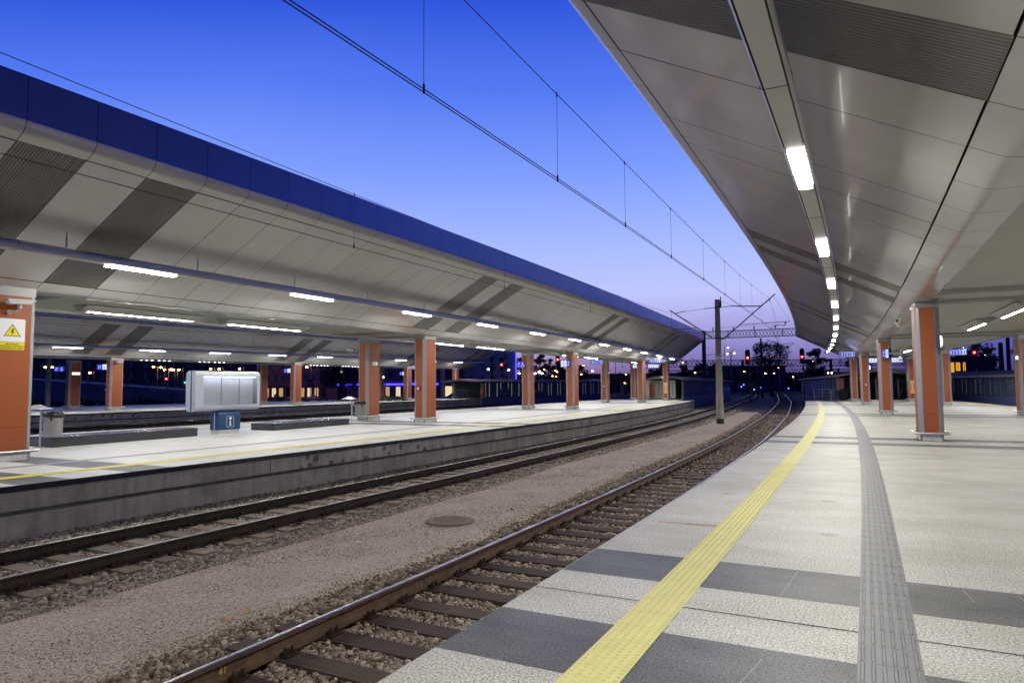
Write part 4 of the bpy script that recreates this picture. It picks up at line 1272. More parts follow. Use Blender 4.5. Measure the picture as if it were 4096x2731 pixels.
def face_cam(q, s, z, extra=0.0):
    p = P(q, s, z); d = Vector((0, 0, CAM_Z)) - p
    return Matrix.Translation(p) @ Matrix.Rotation(math.atan2(d.y, d.x) + PI / 2 + extra, 4, 'Z')
column_sign('lit sign with a wheelchair pictogram left of the distant columns', frame(-58.75, 35.4, 3.24), 1.35, .42, [('b', '', ''), ('a', '', '')])
column_sign('lit blue and white sign left of the distant column with a camera', frame(-49.95, 33.0, 3.20), 1.25, .42, [('b', '', ''), ('w', '', 'stairs')])
column_sign('lit sign on the distant column right of the information board', frame(-47.7, 51.0, 3.18), .85, .42, [('b', '', ''), ('w', '', 'stairs')])
column_sign('lit sign on the distant column between the two large columns', frame(-45.78, 69.4, 3.12), .72, .45, [('b', '', ''), ('w', '', 'stairs')])
column_sign('lit sign on the left column of the pair on the middle platform', frame(-20.48, 43.75, 3.07, .35), .50, .46, [('b', '', ''), ('a', '', '')])
column_sign('lit sign on the right column of the pair on the middle platform', frame(-16.98, 43.2, 3.05, .35), .62, .46, [('w', '', 'stairs'), ('w', '', 'stairs'), ('b', '', '')])
column_sign('narrow lit sign box on the second column of the near platform', frame(1.72, 39.45, 3.09, -1.05), .50, .46, [('b', '', ''), ('w', '', 'list')])
# green exit signs
def exit_sign(label, M, w=.40, h=.19, lit=False):
    t = thing('exit_sign', label, 'exit sign', M)
    b = MB(); b.prism(rrect(w / 2, h / 2, .02, 3), lambda p: (p[0], -.07, p[1]), lambda p: (p[0], 0, p[1])); b.build('case', 'exit_white' if lit else 'white_paint', t)
    if not lit:
        b = MB(); b.box((0, -.072, 0), (w * .8, .006, h * .7)); b.build('green_field', 'exit_green', t)
        b = MB(); b.box((-.02, -.077, 0), (.10, .004, .014)); b.add([(.02, -.078, .03), (.02, -.078, -.03), (.06, -.078, 0)], ((0, 1, 2),)); b.box((.115, -.077, 0), (.045, .004, .09)); b.ball((-.105, -.077, .035), .013, 6); b.beam((-.105, -.077, .02), (-.11, -.077, -.045), .018)
        b.build('pictogram', 'exit_white', t)
    return t
exit_sign('green exit sign box on the column beside the litter bin', on_col('L1', 'side', -.03, 2.71))
exit_sign('small green exit sign on the far column of the middle platform', on_col('L5', 'side', .1, 2.75), .36, .2)
exit_sign('lit white exit lamp on the distant column by the wheelchair sign', on_col('F1', 'side', 0, 2.85), .62, .2, True)
exit_sign('lit greenish exit lamp on the column at the right picture edge', on_col('R7', 'left', -.33, 2.79), .18, .17, True)
def round_lamp(label, M, r=.15):
    t = thing('round_lamp', label, 'lamp', M)
    b = MB(); b.lathe([(r, 0), (r, .05), (r * .8, .09), (r * .3, .105)], 16); b.v = [(x, -z, y) for x, y, z in b.v]
    b.build('diffuser', 'lit_white', t, smooth=40)
    b = MB(); b.lathe([(r + .02, 0), (r + .02, .03)], 16); b.v = [(x, -z, y) for x, y, z in b.v]; b.build('ring', 'tube_grey', t)
    return t
round_lamp('round white lamp on the right side of the largest column', on_col('R1', 'side', .1, 2.78), .17)
round_lamp('small round white lamp beside the column with the red alarm box on the near platform', on_col('R3', 'side', .1, 2.78))
round_lamp('small round white lamp beside the thin distant column next to the exit sign column', on_col('F4b', 'side', .1, 2.78))
def alarm_box(label, M):
    t = thing('alarm_box', label, 'alarm box', M)
    b = MB(); b.box((0, -.05, 0), (.17, .10, .17)); b.build('case', 'red_box', t)
    b = MB(); b.box((0, -.103, 0), (.11, .008, .10)); b.build('glass_plate', 'white_paint', t)
    b = MB(); b.lathe([(.02, 0), (.02, .012)], 10); b.v = [(x, -.106 - z, y) for x, y, z in b.v]; b.build('button', 'sign_black', t)
    return t
alarm_box('red fire alarm box on the large column in the middle of the left platform', on_col('L2', 'front', 0.02, 1.50))
alarm_box('small red alarm box on the far column beside the sign 5 1 2', on_col('L5', 'front', 0.0, 1.5))
alarm_box('small red alarm box on the slim far column of the near platform', on_col('R3', 'front', 0.03, 1.5))
alarm_box('tiny red alarm box on the distant column with the camera', on_col('F2', 'front', -.1, 1.5))
def help_panel(label, M, crossed):
    t = thing('help_panel', label, 'help panel', M)
    b = MB(); b.box((0, -.03, 0), (.34, .06, 1.20)); b.build('board', 'sos_orange', t)
    text('SOS', .15, 'white_flat', t, (0, -.063, .40))
    b = MB(); b.ball((0, -.062, -.28), .05, 8); b.ball((0, -.062, .05), .03, 8); b.box((0, -.062, -.48), (.2, .006, .05)); b.build('intercom', 'white_flat', t)
    if crossed:
        b = MB(); b.beam((-.15, -.066, .55), (.15, -.066, -.55), .004, .022); b.beam((.15, -.066, .55), (-.15, -.066, -.55), .004, .022)
        b.build('crossing_tape', 'white_flat', t)
    return t
help_panel('orange emergency help panel before the lit stair shelter', on_col('L8', 'front', .02, 1.27), True)
help_panel('crossed out orange help panel peeping out left of the largest column', on_col('R5', 'front', 0, 1.27), True)
help_panel('crossed out orange help panel on the last column of the farthest platform', on_col('F5', 'front', -.02, 1.27), True)
# surveillance cameras
def cctv(label, M, yaw, arm, tilt=-.12, L=.62):
    t = thing('surveillance_camera', label, 'security camera', M)
    R_ = Matrix.Translation(arm) @ Matrix.Rotation(yaw, 4, 'Z') @ Matrix.Rotation(tilt, 4, 'Y')
    b = MB(); pts = rrect(.06, .05, .02, 3)
    b.prism(pts, lambda p: R_ @ Vector((-L * .42, p[0], p[1] + .11)), lambda p: R_ @ Vector((L * .42, p[0], p[1] + .11)))
    for x in (-.18, 0, .16): b.box((x, 0, .058), (.03, .124, .014), M=R_)
    b.build('body', 'cctv_grey', t, smooth=40)
    b = MB(); b.box((.02, 0, .172), (L, .15, .012), M=R_); b.box((.02, .07, .155), (L, .01, .04), M=R_); b.box((.02, -.07, .155), (L, .01, .04), M=R_); b.build('sun_shield', 'cctv_grey', t)
    b = MB(); b.lathe([(.04, 0), (.04, .006)], 12); b.v = [tuple(R_ @ Vector((L * .425 + z, x, y + .11))) for x, y, z in b.v]; b.build('lens', 'black_paint', t)
    b = MB(); a_ = Vector(arm)
    b.lathe([(.05, 0), (.05, .015)], 12); b.v = [(x, -z, y) for x, y, z in b.v]
    b.tube([(0, 0, 0), (0, -.09, 0), (a_.x * .5, a_.y * .9, a_.z * .15), (a_.x, a_.y, a_.z * .5), a_], .02, 8)
    b.tube([a_ - Vector((0, 0, .035)), a_ + Vector((0, 0, .05))], .045, 10)
    b.build('bracket', 'cctv_grey', t, smooth=50)
    return t
cctv('grey surveillance camera above the warning sign on the left edge column', on_col('L0', 'side', -.08, 3.32), 0.15, (.10, -.22, .11), -.06)
cctv('white surveillance camera on a bent arm left of the largest column', on_col('R1', 'left', .30, 3.22), -.15, (.06, -.36, .10), .12, .40)
cctv('small surveillance camera on the distant column right of the wheelchair sign', on_col('F2', 'side', -.1, 3.32), .2, (.1, -.22, .11), -.06)
cctv('surveillance camera sticking out left of the column with the exit sign', on_col('L1', 'front', -.25, 3.15), PI - .3, (-.35, -.15, .1), -.06)
def dome(label, q, s, zb, zt):
    t = thing('dome_camera', label, 'security camera', frame(q, s, zb))
    b = MB(); b.tube([(0, 0, .25), (0, 0, zt - zb)], .022, 8); b.build('drop_pole', 'cctv_grey', t)
    b = MB(); b.lathe([(.03, .30), (.10, .26), (.125, .18), (.125, .10)], 14); b.build('housing', 'white_paint', t, smooth=40)
    b = MB(); b.lathe([(.115, .10), (.105, .05), (.07, .015), (.01, 0)], 14); b.build('dome', 'tube_grey', t, smooth=50)
    return t
dome('ceiling dome camera on a pole behind the second column of the near platform', 3.3, 50, 3.0, ZC)
dome('ceiling dome camera on a pole left of the sign 2 1 3', -17.9, 62.0, 3.12, ZC)
dome('tiny dome camera under the farthest canopy beside the large exit sign column', -41.9 - 6, 60, 3.05, ZC)
# ================================================================== PLATFORM FURNITURE
# information board
t = thing('information_board', 'white three bay glass information board on a blue pedestal with a white i', 'information board', frame(-20.15, 17.2, 0) @ Matrix.Rotation(PI / 2, 4, 'Z'))
# local x = along the track, -y = towards the tracks
W0, W1, ZB, ZTB, DP = -1.42, 1.36, .80, 2.18, .24
def hull(y0, y1, x0, x1, nm, mat, r=.17):
    b = MB(); hy, hz = (ZTB - ZB) / 2, 0
    return b
b = MB()
sec = []      # rounded cross-section in (y, z), open at the window
for cy_, cz, a0 in ((-DP + .16, ZTB - .16, 90), (-DP + .16, ZB + .16, 180)):
    pass
def prof_half(front):
    sgn = -1 if front else 1
    pts = []
    for i in range(7):
        a = math.radians(90 - 90 * i / 6); pts.append((sgn * (DP - .16 + .16 * math.cos(a)), ZTB - .16 + .16 * math.sin(a)))
    for i in range(7):
        a = math.radians(-90 * i / 6); pts.append((sgn * (DP - .16 + .16 * math.cos(a)), ZB + .16 + .16 * math.sin(a)))
    return pts
back = [(-.02, ZTB)] + prof_half(False) + [(-.02, ZB)]
b.prism(back, lambda p: (W0, p[0], p[1]), lambda p: (W1, p[0], p[1]))
wx0, wx1, wz0, wz1 = W0 + .32, W1 - .13, ZB + .20, ZTB - .20
ft = prof_half(True)
topf = [(-.02, ZTB)] + [p for p in ft if p[1] > wz1] + [(-DP, wz1), (-.02, wz1)]
botf = [(-.02, wz0), (-DP, wz0)] + [p for p in ft if p[1] < wz0] + [(-.02, ZB)]
for sec in (topf, botf):
    b.prism(sec, lambda p: (W0, p[0], p[1]), lambda p: (W1, p[0], p[1]))
for x0, x1 in ((W0, wx0), (wx1, W1)):
    b.box(((x0 + x1) / 2, -(DP + .02) / 2, (wz0 + wz1) / 2), (x1 - x0, DP - .02, wz1 - wz0 + .002))
b.build('casing', 'board_white', t, smooth=30)
b = MB(); b.box((W0 - .004, -.03, (ZB + ZTB) / 2), (.02, .05, ZTB - ZB - .01)); b.build('end_stripe', 'teal', t)
b = MB(); b.quad((wx0, -.025, wz0), (wx1, -.025, wz0), (wx1, -.025, wz1), (wx0, -.025, wz1)); b.build('back_panel', 'board_back', t)
for k in (1, 2):
    b = MB(); x = wx0 + (wx1 - wx0) * k / 3; b.box((x, -DP + .06, (wz0 + wz1) / 2), (.018, .03, wz1 - wz0)); b.build('mullion', 'board_white', t)
b = MB(); b.quad((wx0, -DP + .03, wz0), (wx1, -DP + .03, wz0), (wx1, -DP + .03, wz1), (wx0, -DP + .03, wz1)); b.build('glass_pane', 'glass', t)
b = MB(); b.box(((wx0 + wx1) / 2, -.17, wz1 - .006), (wx1 - wx0 - .1, .04, .008)); b.build('case_lamp', 'lamp_board', t)
b = MB()
sec = [(-.22, .13), (-.22, .68), (-.12, .79), (.12, .79), (.22, .68), (.22, .13)]
b.prism(sec, lambda p: (-.43, p[0], p[1]), lambda p: (.49, p[0], p[1]))
b.build('pedestal', 'blue_paint', t)
b = MB(); b.box((-.435, 0, .45), (.012, .025, .62)); b.box((.03, 0, .80), (.7, .25, .03), 1); b.build('pedestal_edge', ['white_paint', 'joint_dark'], t)
b = MB(); b.box((.03, 0, .065), (.88, .40, .13)); b.build('base_block', 'plinth', t)
b = MB(); y = -.223
for x in (-.10, .20): b.box((x, y, .42), (.008, .006, .38))
for z in (.23, .61): b.box((.05, y, z), (.308, .006, .008))
b.build('symbol_frame', 'white_flat', t)
b = MB()
b.prism([(.0, .275), (.10, .275), (.10, .305), (.078, .305), (.078, .435), (.008, .435), (.008, .405), (.025, .405), (.025, .305), (.0, .305)], lambda p: (p[0], y - .005, p[1]), lambda p: (p[0], y, p[1]))
b.build('letter_stem', 'white_flat', t)
b = MB(); b.lathe([(.055, 0), (.055, .004)], 16); b.v = [(x + .05, y - .002 - z, yy + .525) for x, yy, z in b.v]
b.build('letter_dot', 'white_flat', t)
# low granite benches
def bench(label, q0, q1, s0, s1, h):
    t = thing('granite_bench', label, 'bench', frame((q0 + q1) / 2, (s0 + s1) / 2, 0), 'low dark granite benches')
    b = MB(); hx, hy = abs(q1 - q0) / 2, (s1 - s0) / 2
    b.box((0, 0, h - .04), (2 * hx, 2 * hy, .08)); b.build('top_slab', 'bench_top', t)
    b = MB(); b.box((0, 0, (h - .082) / 2), (2 * hx - .01, 2 * hy - .01, h - .082)); b.build('base', 'bench_side', t)
plain('bench_top', (0.05, 0.05, 0.053), 0.27, noise=.25, nscale=70)
plain('bench_side', (0.045, 0.045, 0.048), 0.4, noise=.3, nscale=60)
bench('low dark granite bench between the litter bin and the information board', -21.0, -19.85, 11.15, 15.75, .27)
bench('low dark granite bench right of the information board', -20.7, -19.5, 19.0, 23.25, .25)
# litter bins with a rain hood
def litter_bin(label, q, s):
    t = thing('litter_bin', label, 'litter bin', frame(q, s, 0), 'litter bins with rain hoods')
    b = MB(); b.tube([(0, 0, 0), (0, 0, 1.06)], .028, 10); b.lathe([(.10, 0), (.10, .012)], 14); b.build('post', 'steel', t, smooth=50)
    b = MB(); n = 14; c = (-.10, -.05, 1.05)
    b.lathe([(.36, 0.0), (.355, .012), (.10, .10), (.09, .115)], n, c); b.build('rain_hood', 'steel', t)
    b = MB(); b.lathe([(.215, .30), (.225, .31), (.235, .86), (.24, .88)], 18, (.36, .12, 0)); b.build('bin_body', 'bin_steel', t, smooth=40)
    b = MB(); b.lathe([(.245, .82), (.262, .86), (.258, .92), (.20, .97), (.14, .93), (.02, .90)], 18, (.36, .12, 0)); b.v = [(x + random.uniform(-.018, .018), y + random.uniform(-.018, .018), z + random.uniform(-.02, .02)) for x, y, z in b.v]
    b.tube([(.50, .0, .88), (.56, -.04, .80), (.55, -.03, .72)], [.05, .04, .01], 8); b.build('bin_bag', 'bag', t, smooth=60)
    b = MB()
    for z in (.42, .78): b.beam((0, 0, z), (.18, .06, z), .025)
    b.build('bracket', 'steel', t)
    return t
litter_bin('litter bin with a metal rain hood and black bag beside the left edge column', -20.22, 10.95)
litter_bin('litter bin with a metal rain hood in front of the column with the exit sign', -20.35, 24.55)
# ================================================================== OVERHEAD LINE
def wire_line(label, root_q, root_s, contacts, mess, droppers):
    t = thing('overhead_line', label, 'overhead wire', frame(root_q, root_s, 4.9))
    bpy.context.view_layer.update()
    for c in contacts:
        b = MB(); b.tube(c, .007, 5); b.build('contact_wire', 'wire', t, world=True)
    b = MB(); b.tube(mess, .007, 5); b.build('messenger_wire', 'wire', t, world=True)
    for a, z in droppers:
        b = MB(); b.tube([a, z], .0035, 4); b.tube([z - Vector((0, 0, .03)), z + Vector((0, 0, .08))], .014, 5); b.tube([a - Vector((0, 0, .05)), a + Vector((0, 0, .03))], .011, 5)
        b.build('dropper', 'wire', t, world=True)
    return t
nq = interp([(-14, -4.35), (30, -4.3), (44.8, -4.12), (75, -4.6), (126, -3.3), (170, .8)])
nz = interp([(-14, 4.93), (20, 4.90), (44.8, 5.02), (126, 5.0), (170, 5.1)])
def mz(s):
    if s < 44.8: return 6.18 + .00125 * (s - 21) ** 2
    return 6.2 + .0005 * (s - 82) ** 2 if s < 126 else 6.9
S = np.arange(-12, 150.1, 1.5)
con1 = [P(nq(s) - .02, s, nz(s)) for s in S]; con2 = [P(nq(s) + .03, s, nz(s)) for s in S]
mes = [P(nq(s), s, mz(s)) for s in S]
dr = [(P(nq(s), s, mz(s)), P(nq(s), s, nz(s))) for s in (2.0, 6.2, 10.0, 13.6, 17.6, 22.0, 26.3, 30.6, 34.8, 39.4, 49, 54, 60, 66, 72, 78, 84, 90, 96)]
wire_line('overhead contact wires with droppers above the near track', nq(20), 20, [con1, con2], mes, dr)
lq = interp([(-14, -10.45), (20, -10.3), (44.8, -10.15), (80, -10.0), (126, -8.4)])
def lz(s): return 4.80 + .0012 * max(0, s - 20)
def lmz(s): return 5.93 + .0007 * (s - 24) ** 2 if s < 44.8 else 5.95 + .00030 * (s - 82) ** 2
S = np.arange(-12, 126.1, 1.5)
wire_line('overhead contact wire with droppers above the left track, crossing the middle canopy', lq(20), 20, [[P(lq(s), s, lz(s)) for s in S]], [P(lq(s), s, lmz(s)) for s in S],
          [(P(lq(s), s, lmz(s)), P(lq(s), s, lz(s))) for s in (12.2, 19.8, 28.2, 34, 39.5, 50, 56, 62, 68, 76, 84)])
# two wires of the tracks behind the middle platform
fq = lambda s: f_edge(s) + 1.75
S = np.arange(6, 110.1, 2)
wire_line('overhead wires in front of the farthest canopy beneath the middle canopy', fq(40), 40, [[P(fq(s), s, 4.75) for s in S]], [P(fq(s), s, 5.55 + .0009 * (s % 50 - 25) ** 2) for s in S],
          [(P(fq(s), s, 5.55 + .0009 * (s % 50 - 25) ** 2), P(fq(s), s, 4.75)) for s in (16, 22, 28, 34, 40, 46, 56, 62, 68)])
rq = lambda s: rfar(s) + 1.75
S = np.arange(24, 110.1, 2)
wire_line('overhead wire right of the near platform above the dark wall', rq(50), 50, [[P(rq(s), s, 4.8) for s in S]], [P(rq(s), s, 5.9) for s in S], [(P(rq(s), s, 5.9), P(rq(s), s, 4.8)) for s in (44, 50, 57, 63)])

# concrete mast with its two cantilevers
MS = 44.8
t = thing('catenary_mast', 'tapered concrete mast with a white ring standing on the gravel between the tracks', 'mast', frame(-7.25, MS, -0.9))
b = MB(); b.lathe([(.24, 0), (.235, .36)], 16); b.build('base_sleeve', 'black_paint', t, smooth=40)
b = MB(); b.lathe([(.232, .36), (.150, 7.88)], 16); b.build('pole', 'concrete_pole', t, smooth=40)
b = MB(); b.lathe([(.2055, 4.08), (.2035, 4.24)], 16); b.build('white_ring', 'white_flat', t, smooth=40)
b = MB()
b.tube([(.17, -.02, 7.5), (.22, -.05, 8.05)], .035, 6); b.lathe([(.03, 7.35), (.075, 7.42), (.04, 7.48), (.075, 7.56), (.04, 7.62), (.075, 7.70), (.03, 7.8)], 10, (.20, 0, 0))
for z in (7.35, 5.39): b.lathe([(.185, z), (.185, z + .06)], 14)
b.build('clamp', 'dark_iron', t)
def X(q, z): return Vector((q + 7.25, 0, z + .9))
def insul(b, a, c, n=4, r=.055):
    a, c = Vector(a), Vector(c)
    for i in range(n):
        p0 = a.lerp(c, (i + .2) / n); p1 = a.lerp(c, (i + .5) / n); p2 = a.lerp(c, (i + .8) / n)
        b.tube([p0, p1, p2], [.02, r, .02], 8)
b = MB(); b.tube([X(-6.95, 4.43), X(-3.78, 7.14)], .035, 8); b.tube([X(-4.12, 6.85), X(-4.12, 6.70)], .02, 6)
b.tube([X(-7.1, 6.46), X(-6.7, 6.50)], .02, 6); b.tube([X(-6.35, 6.52), X(-4.65, 6.42)], .03, 8)
insul(b, X(-6.75, 6.50), X(-6.35, 6.52)); insul(b, X(-6.93, 4.45), X(-6.62, 4.71))
b.tube([X(-7.1, 4.48), X(-6.93, 4.45)], .035, 6)
b.tube([X(-5.93, 5.31), X(-2.98, 5.40)], .02, 6); b.tube([X(-3.25, 5.38), X(-3.3, 5.12)], [.06, .012], 6)
b.tube([X(-3.3, 5.14), X(-3.6, 5.22), X(-3.9, 5.14), X(-4.14, 5.04)], .016, 6)
b.tube([X(-3.9, 7.03), X(-2.98, 5.40)], .006, 4)
b.build('cantilever_arm', 'dark_iron', t)
b = MB(); b.tube([X(-7.5, 4.47), X(-10.25, 6.45)], .035, 8); b.tube([X(-9.9, 6.22), X(-9.4, 6.32), X(-9.2, 6.33)], .025, 6); b.tube([X(-9.2, 6.33), X(-8.0, 6.44)], .010, 5)
b.tube([X(-7.4, 6.46), X(-7.7, 6.45)], .02, 6); insul(b, X(-8.05, 6.44), X(-7.7, 6.46)); insul(b, X(-7.82, 4.70), X(-7.55, 4.50))
b.tube([X(-10.15, 6.35), X(-10.16, 6.0), X(-10.15, 5.16)], .008, 4)
b.tube([X(-8.6, 5.22), X(-10.15, 5.16)], .018, 6); b.tube([X(-9.05, 5.2), X(-9.05, 4.9)], .02, 6); b.tube([X(-9.05, 5.02), X(-9.4, 5.08), X(-10.0, 4.98), X(-10.15, 4.86)], .014, 6)
b.build('cantilever_arm', 'dark_iron', t)
b = MB(); pts = []
for i in range(13):
    u = i / 12; pts.append(X(-7.05, 6.95).lerp(X(-4.15, 6.7), u) - Vector((0, 0, .9 * 4 * u * (1 - u) * .5)))
b.tube(pts, .006, 4); b.build('jumper_wire', 'wire', t)

# gantry trusses over the throat
def gantry(label, a, c, h, wd_, step, posts, zb=-.95, insulators=False, r=.03):
    a, c = Vector(a), Vector(c); L = (c - a).length
    M = Matrix.Translation(Vector((a.x, a.y, zb))) @ Matrix.Rotation(math.atan2(c.y - a.y, c.x - a.x), 4, 'Z')
    t = thing('signal_gantry', label, 'gantry', M)
    zt = a.z - zb
    b = MB()
    for y in (-wd_ / 2, wd_ / 2):
        for z in (zt, zt - h): b.beam((0, y, z), (L, y, z), r * 1.6)
        n = round(L / step)
        for i in range(n):
            x0, x1 = L * i / n, L * (i + 1) / n; xm = (x0 + x1) / 2
            b.beam((x0, y, zt - h), (xm, y, zt), r); b.beam((xm, y, zt), (x1, y, zt - h), r)
            b.beam((x0, y, zt), (xm, y, zt - h), r); b.beam((xm, y, zt - h), (x1, y, zt), r)
            if i % 4 == 0: b.beam((x0, y, zt - h), (x0, y, zt), r * 1.6)
    b.build('truss', 'dark_iron', t)
    for px_, w in posts:
        b = MB(); b.beam((px_, -wd_ / 2, 0), (px_, -wd_ / 2, zt + .15), w); b.beam((px_, wd_ / 2, 0), (px_, wd_ / 2, zt + .15), w)
        for k in range(10): b.beam((px_, -wd_ / 2, zt * k / 10), (px_, wd_ / 2, zt * (k + 1) / 10), .05)
        b.build('post', 'dark_iron', t)
    if insulators:
        b = MB(); prev = None
        for k in range(int(L / 2.6)):
            x = 1.4 + 2.6 * k
            b.tube([(x, 0, zt), (x, 0, zt + .25), (x, 0, zt + .55)], [.03, .09, .05], 6)
            p = Vector((x, 0, zt + .6))
            if prev is not None: b.tube([prev.lerp(p, u) - Vector((0, 0, .5 * u * (1 - u))) for u in (0, .25, .5, .75, 1)], .012, 4)
            prev = p
        b.build('feeder_line', 'dark_iron', t)
    return t
gantry('nearest lattice gantry spanning the tracks right behind the concrete mast', (25.6, 91.5, 8.62), (37.6, 85.5, 8.42), .92, .9, .86, [(.15, .30)], insulators=True)
gantry('upper of two far lattice gantries low above the horizon', (50.5, 240, 10.0), (140, 235, 12.0), 2.4, 1.0, 2.6, [(.3, .5), (30, .5), (60, .5)], r=.10)
gantry('lower of two far lattice gantries low above the horizon', (62, 300, 8.0), (190, 296, 8.6), 2.2, 1.0, 2.8, [(.3, .5), (40, .5), (80, .5)], r=.10)
def pole(label, x, y, z0, z1, w=.25, arms=(), mat='dark_iron'):
    t = thing('line_pole', label, 'pole', Matrix.Translation((x, y, z0)))
    b = MB(); b.tube([(0, 0, 0), (0, 0, z1 - z0)], [w / 2, w * .35], 8); b.build('shaft', mat, t, smooth=50)
    for a0, a1 in arms:
        b = MB(); b.tube([Vector(a0) - Vector((x, y, z0)), Vector(a1) - Vector((x, y, z0))], .04, 6); b.build('arm', 'dark_iron', t)
    return t
pole('dark lattice mast in front of the dark tree between the red signals', 43.1, 118, -.9, 9.5, .45, [((43.1, 118, 8.0), (48.5, 117, 8.6)), ((43.1, 118, 4.8), (48.3, 117, 8.5))])
pole('slim dark mast just left of the concrete mast', 29.5, 98, -.9, 8.3, .32)
pole('dark mast with slanted arm in the yard left of the concrete mast', 33.0, 118, -.9, 5.8, .4, [((33, 118, 4.6), (38.5, 118, 7.7)), ((33, 118, 6.6), (36.5, 118, 6.9)), ((36.4, 117, 4.9), (42.5, 117, 5.0))])
pole('tall orange lit pole beyond the dark wall at the right', 80.0, 110, -1, 11.0, .7, mat='rail_rust')
pole('shorter orange lit post beyond the dark wall at the right', 78.8, 110, -1, 8.0, .9, mat='rail_rust')
pole('grey mast on the farthest platform side right of the distant column with camera', -38.0, 56, -.9, 5.2, .42, mat='galv')
pole('dark lattice mast before the pale building with the blue neon edge', -3.4, 115, -.9, 8.6, .6, [((-3.4, 115, 7.6), (-6.2, 115, 7.2)), ((-3.4, 115, 6.4), (-.6, 115, 6.2))])
pole('dark mast with brackets behind the far columns of the middle platform', 18.6, 105, -.9, 6.2, .55, [((18.6, 105, 5.0), (21.8, 105, 6.4)), ((18.6, 105, 3.6), (21.5, 105, 5.4))])
pole('thick dark post between the two far columns of the middle platform', 20.3, 92, -.9, 4.6, .9)
pole('dark mast with slanted arm behind the last far column of the middle platform', 36.0, 120, -.9, 5.6, .5, [((36, 120, 3.8), (31.5, 120, 6.2))])
pole('slender dark street pole in front of the neon strip', -22.3, 120, -1.0, 5.6, .2)

# light signals with striped masts
def signal(label, x, y, zb, zh0, zh1, yaw_to=(0, 0), stripes=True, rz=.0):
    d = math.atan2(-y, -x) + PI / 2
    t = thing('railway_signal', label, 'railway signal', Matrix.Translation((x, y, zb)) @ Matrix.Rotation(d, 4, 'Z'))
    H = zh1 - zh0; r = .33
    b = MB(); pts = [(r * math.cos(a), zh1 - zb - r + r * math.sin(a)) for a in [PI * i / 12 for i in range(13)]] + [(-r * math.cos(a), zh0 - zb + r - r * math.sin(a)) for a in [PI * i / 12 for i in range(13)]]
    b.prism(pts, lambda p: (p[0], -.03, p[1]), lambda p: (p[0], .0, p[1])); b.build('backboard', 'black_paint', t)
    zc = (zh0 + zh1) / 2 - zb
    b = MB()
    for k in (.62, .2, -.62):
        b.lathe([(.11, 0), (.11, .22)], 12); n = len(b.v)
        for i in range(n - 24, n): x_, y_, z_ = b.v[i]; b.v[i] = (x_, -.03 - z_, y_ + zc + k)
    b.build('lamp_hood', 'black_paint', t)
    b = MB(); b.lathe([(.105, 0), (.105, .01)], 14); b.v = [(x_, -.27 - z_, y_ + zc - .12) for x_, y_, z_ in b.v]; b.build('red_lamp', 'signal_red', t)
    b = MB(); b.tube([(.22, .12, 0), (.22, .12, zh0 - zb - .9)], .08, 8); b.build('mast_foot', 'black_paint', t) if not stripes else None
    if stripes:
        zt = zh0 - zb - 1.0; n = 6
        for k in range(n):
            b = MB(); b.tube([(.18, .12, zt * k / n), (.18, .12, zt * (k + 1) / n)], .075, 8); b.build('mast_stripe', 'stripe_red' if k % 2 == 0 else 'galv', t, smooth=50)
    b = MB(); b.tube([(.18, .12, zh0 - zb - 1.0), (.18, .12, zh1 - zb)], .06, 8); b.box((.0, .06, zh0 - zb - .25), (.7, .35, .04)); b.box((.1, .06, zh0 - zb - .7), (.3, .3, .5)); b.build('mast', 'dark_iron', t)
    return t
signal('red light signal on a striped mast left of the dark tree', 31.75, 92, -.9, 4.22, 6.26)
signal('bright red light signal right of the dark tree by the near canopy end', 42.45, 99.9, -.9, 4.5, 6.8)
signal('red light signal between the pair of columns with sign boxes', 7.0, 105, -.9, 4.7, 6.65)
signal('red light signal before the pale building with the neon edge', -1.6, 103, -.9, 3.9, 5.9, stripes=False)
signal('dim red light signal right of the blue sign 3 1 2', 57.6, 85, -.9, 4.4, 6.5)
gB = 'small blue shunting lights between the far tracks'
def blue_light(x, y, z, label):
    t = thing('shunting_light', label, 'signal light', Matrix.Translation((x, y, -.95)), gB)
    b = MB(); b.tube([(0, 0, 0), (0, 0, z + .95 - .1)], .05, 6); b.box((0, 0, z + .95), (.24, .16, .3)); b.build('post', 'dark_iron', t)
    b = MB(); b.ball((0, -.1, z + .95), .10, 8); b.build('blue_lamp', 'signal_blue', t)
for (x, y, z), lab in zip(((50.2, 150, 1.04), (50.7, 150, 1.49), (46.6, 132, .55), (54.5, 150, .87), (56.8, 150, .38), (60.5, 150, .63)),
        ('lower left blue shunting light beyond the concrete mast', 'highest blue shunting light beyond the concrete mast', 'blue shunting light right beside the striped signal mast', 'faint blue shunting light between the striped mast and the dark post',
         'blue shunting light right of the dark post below the tree', 'blue shunting light farthest right beside the near canopy end')):
    blue_light(x, y, z, lab)

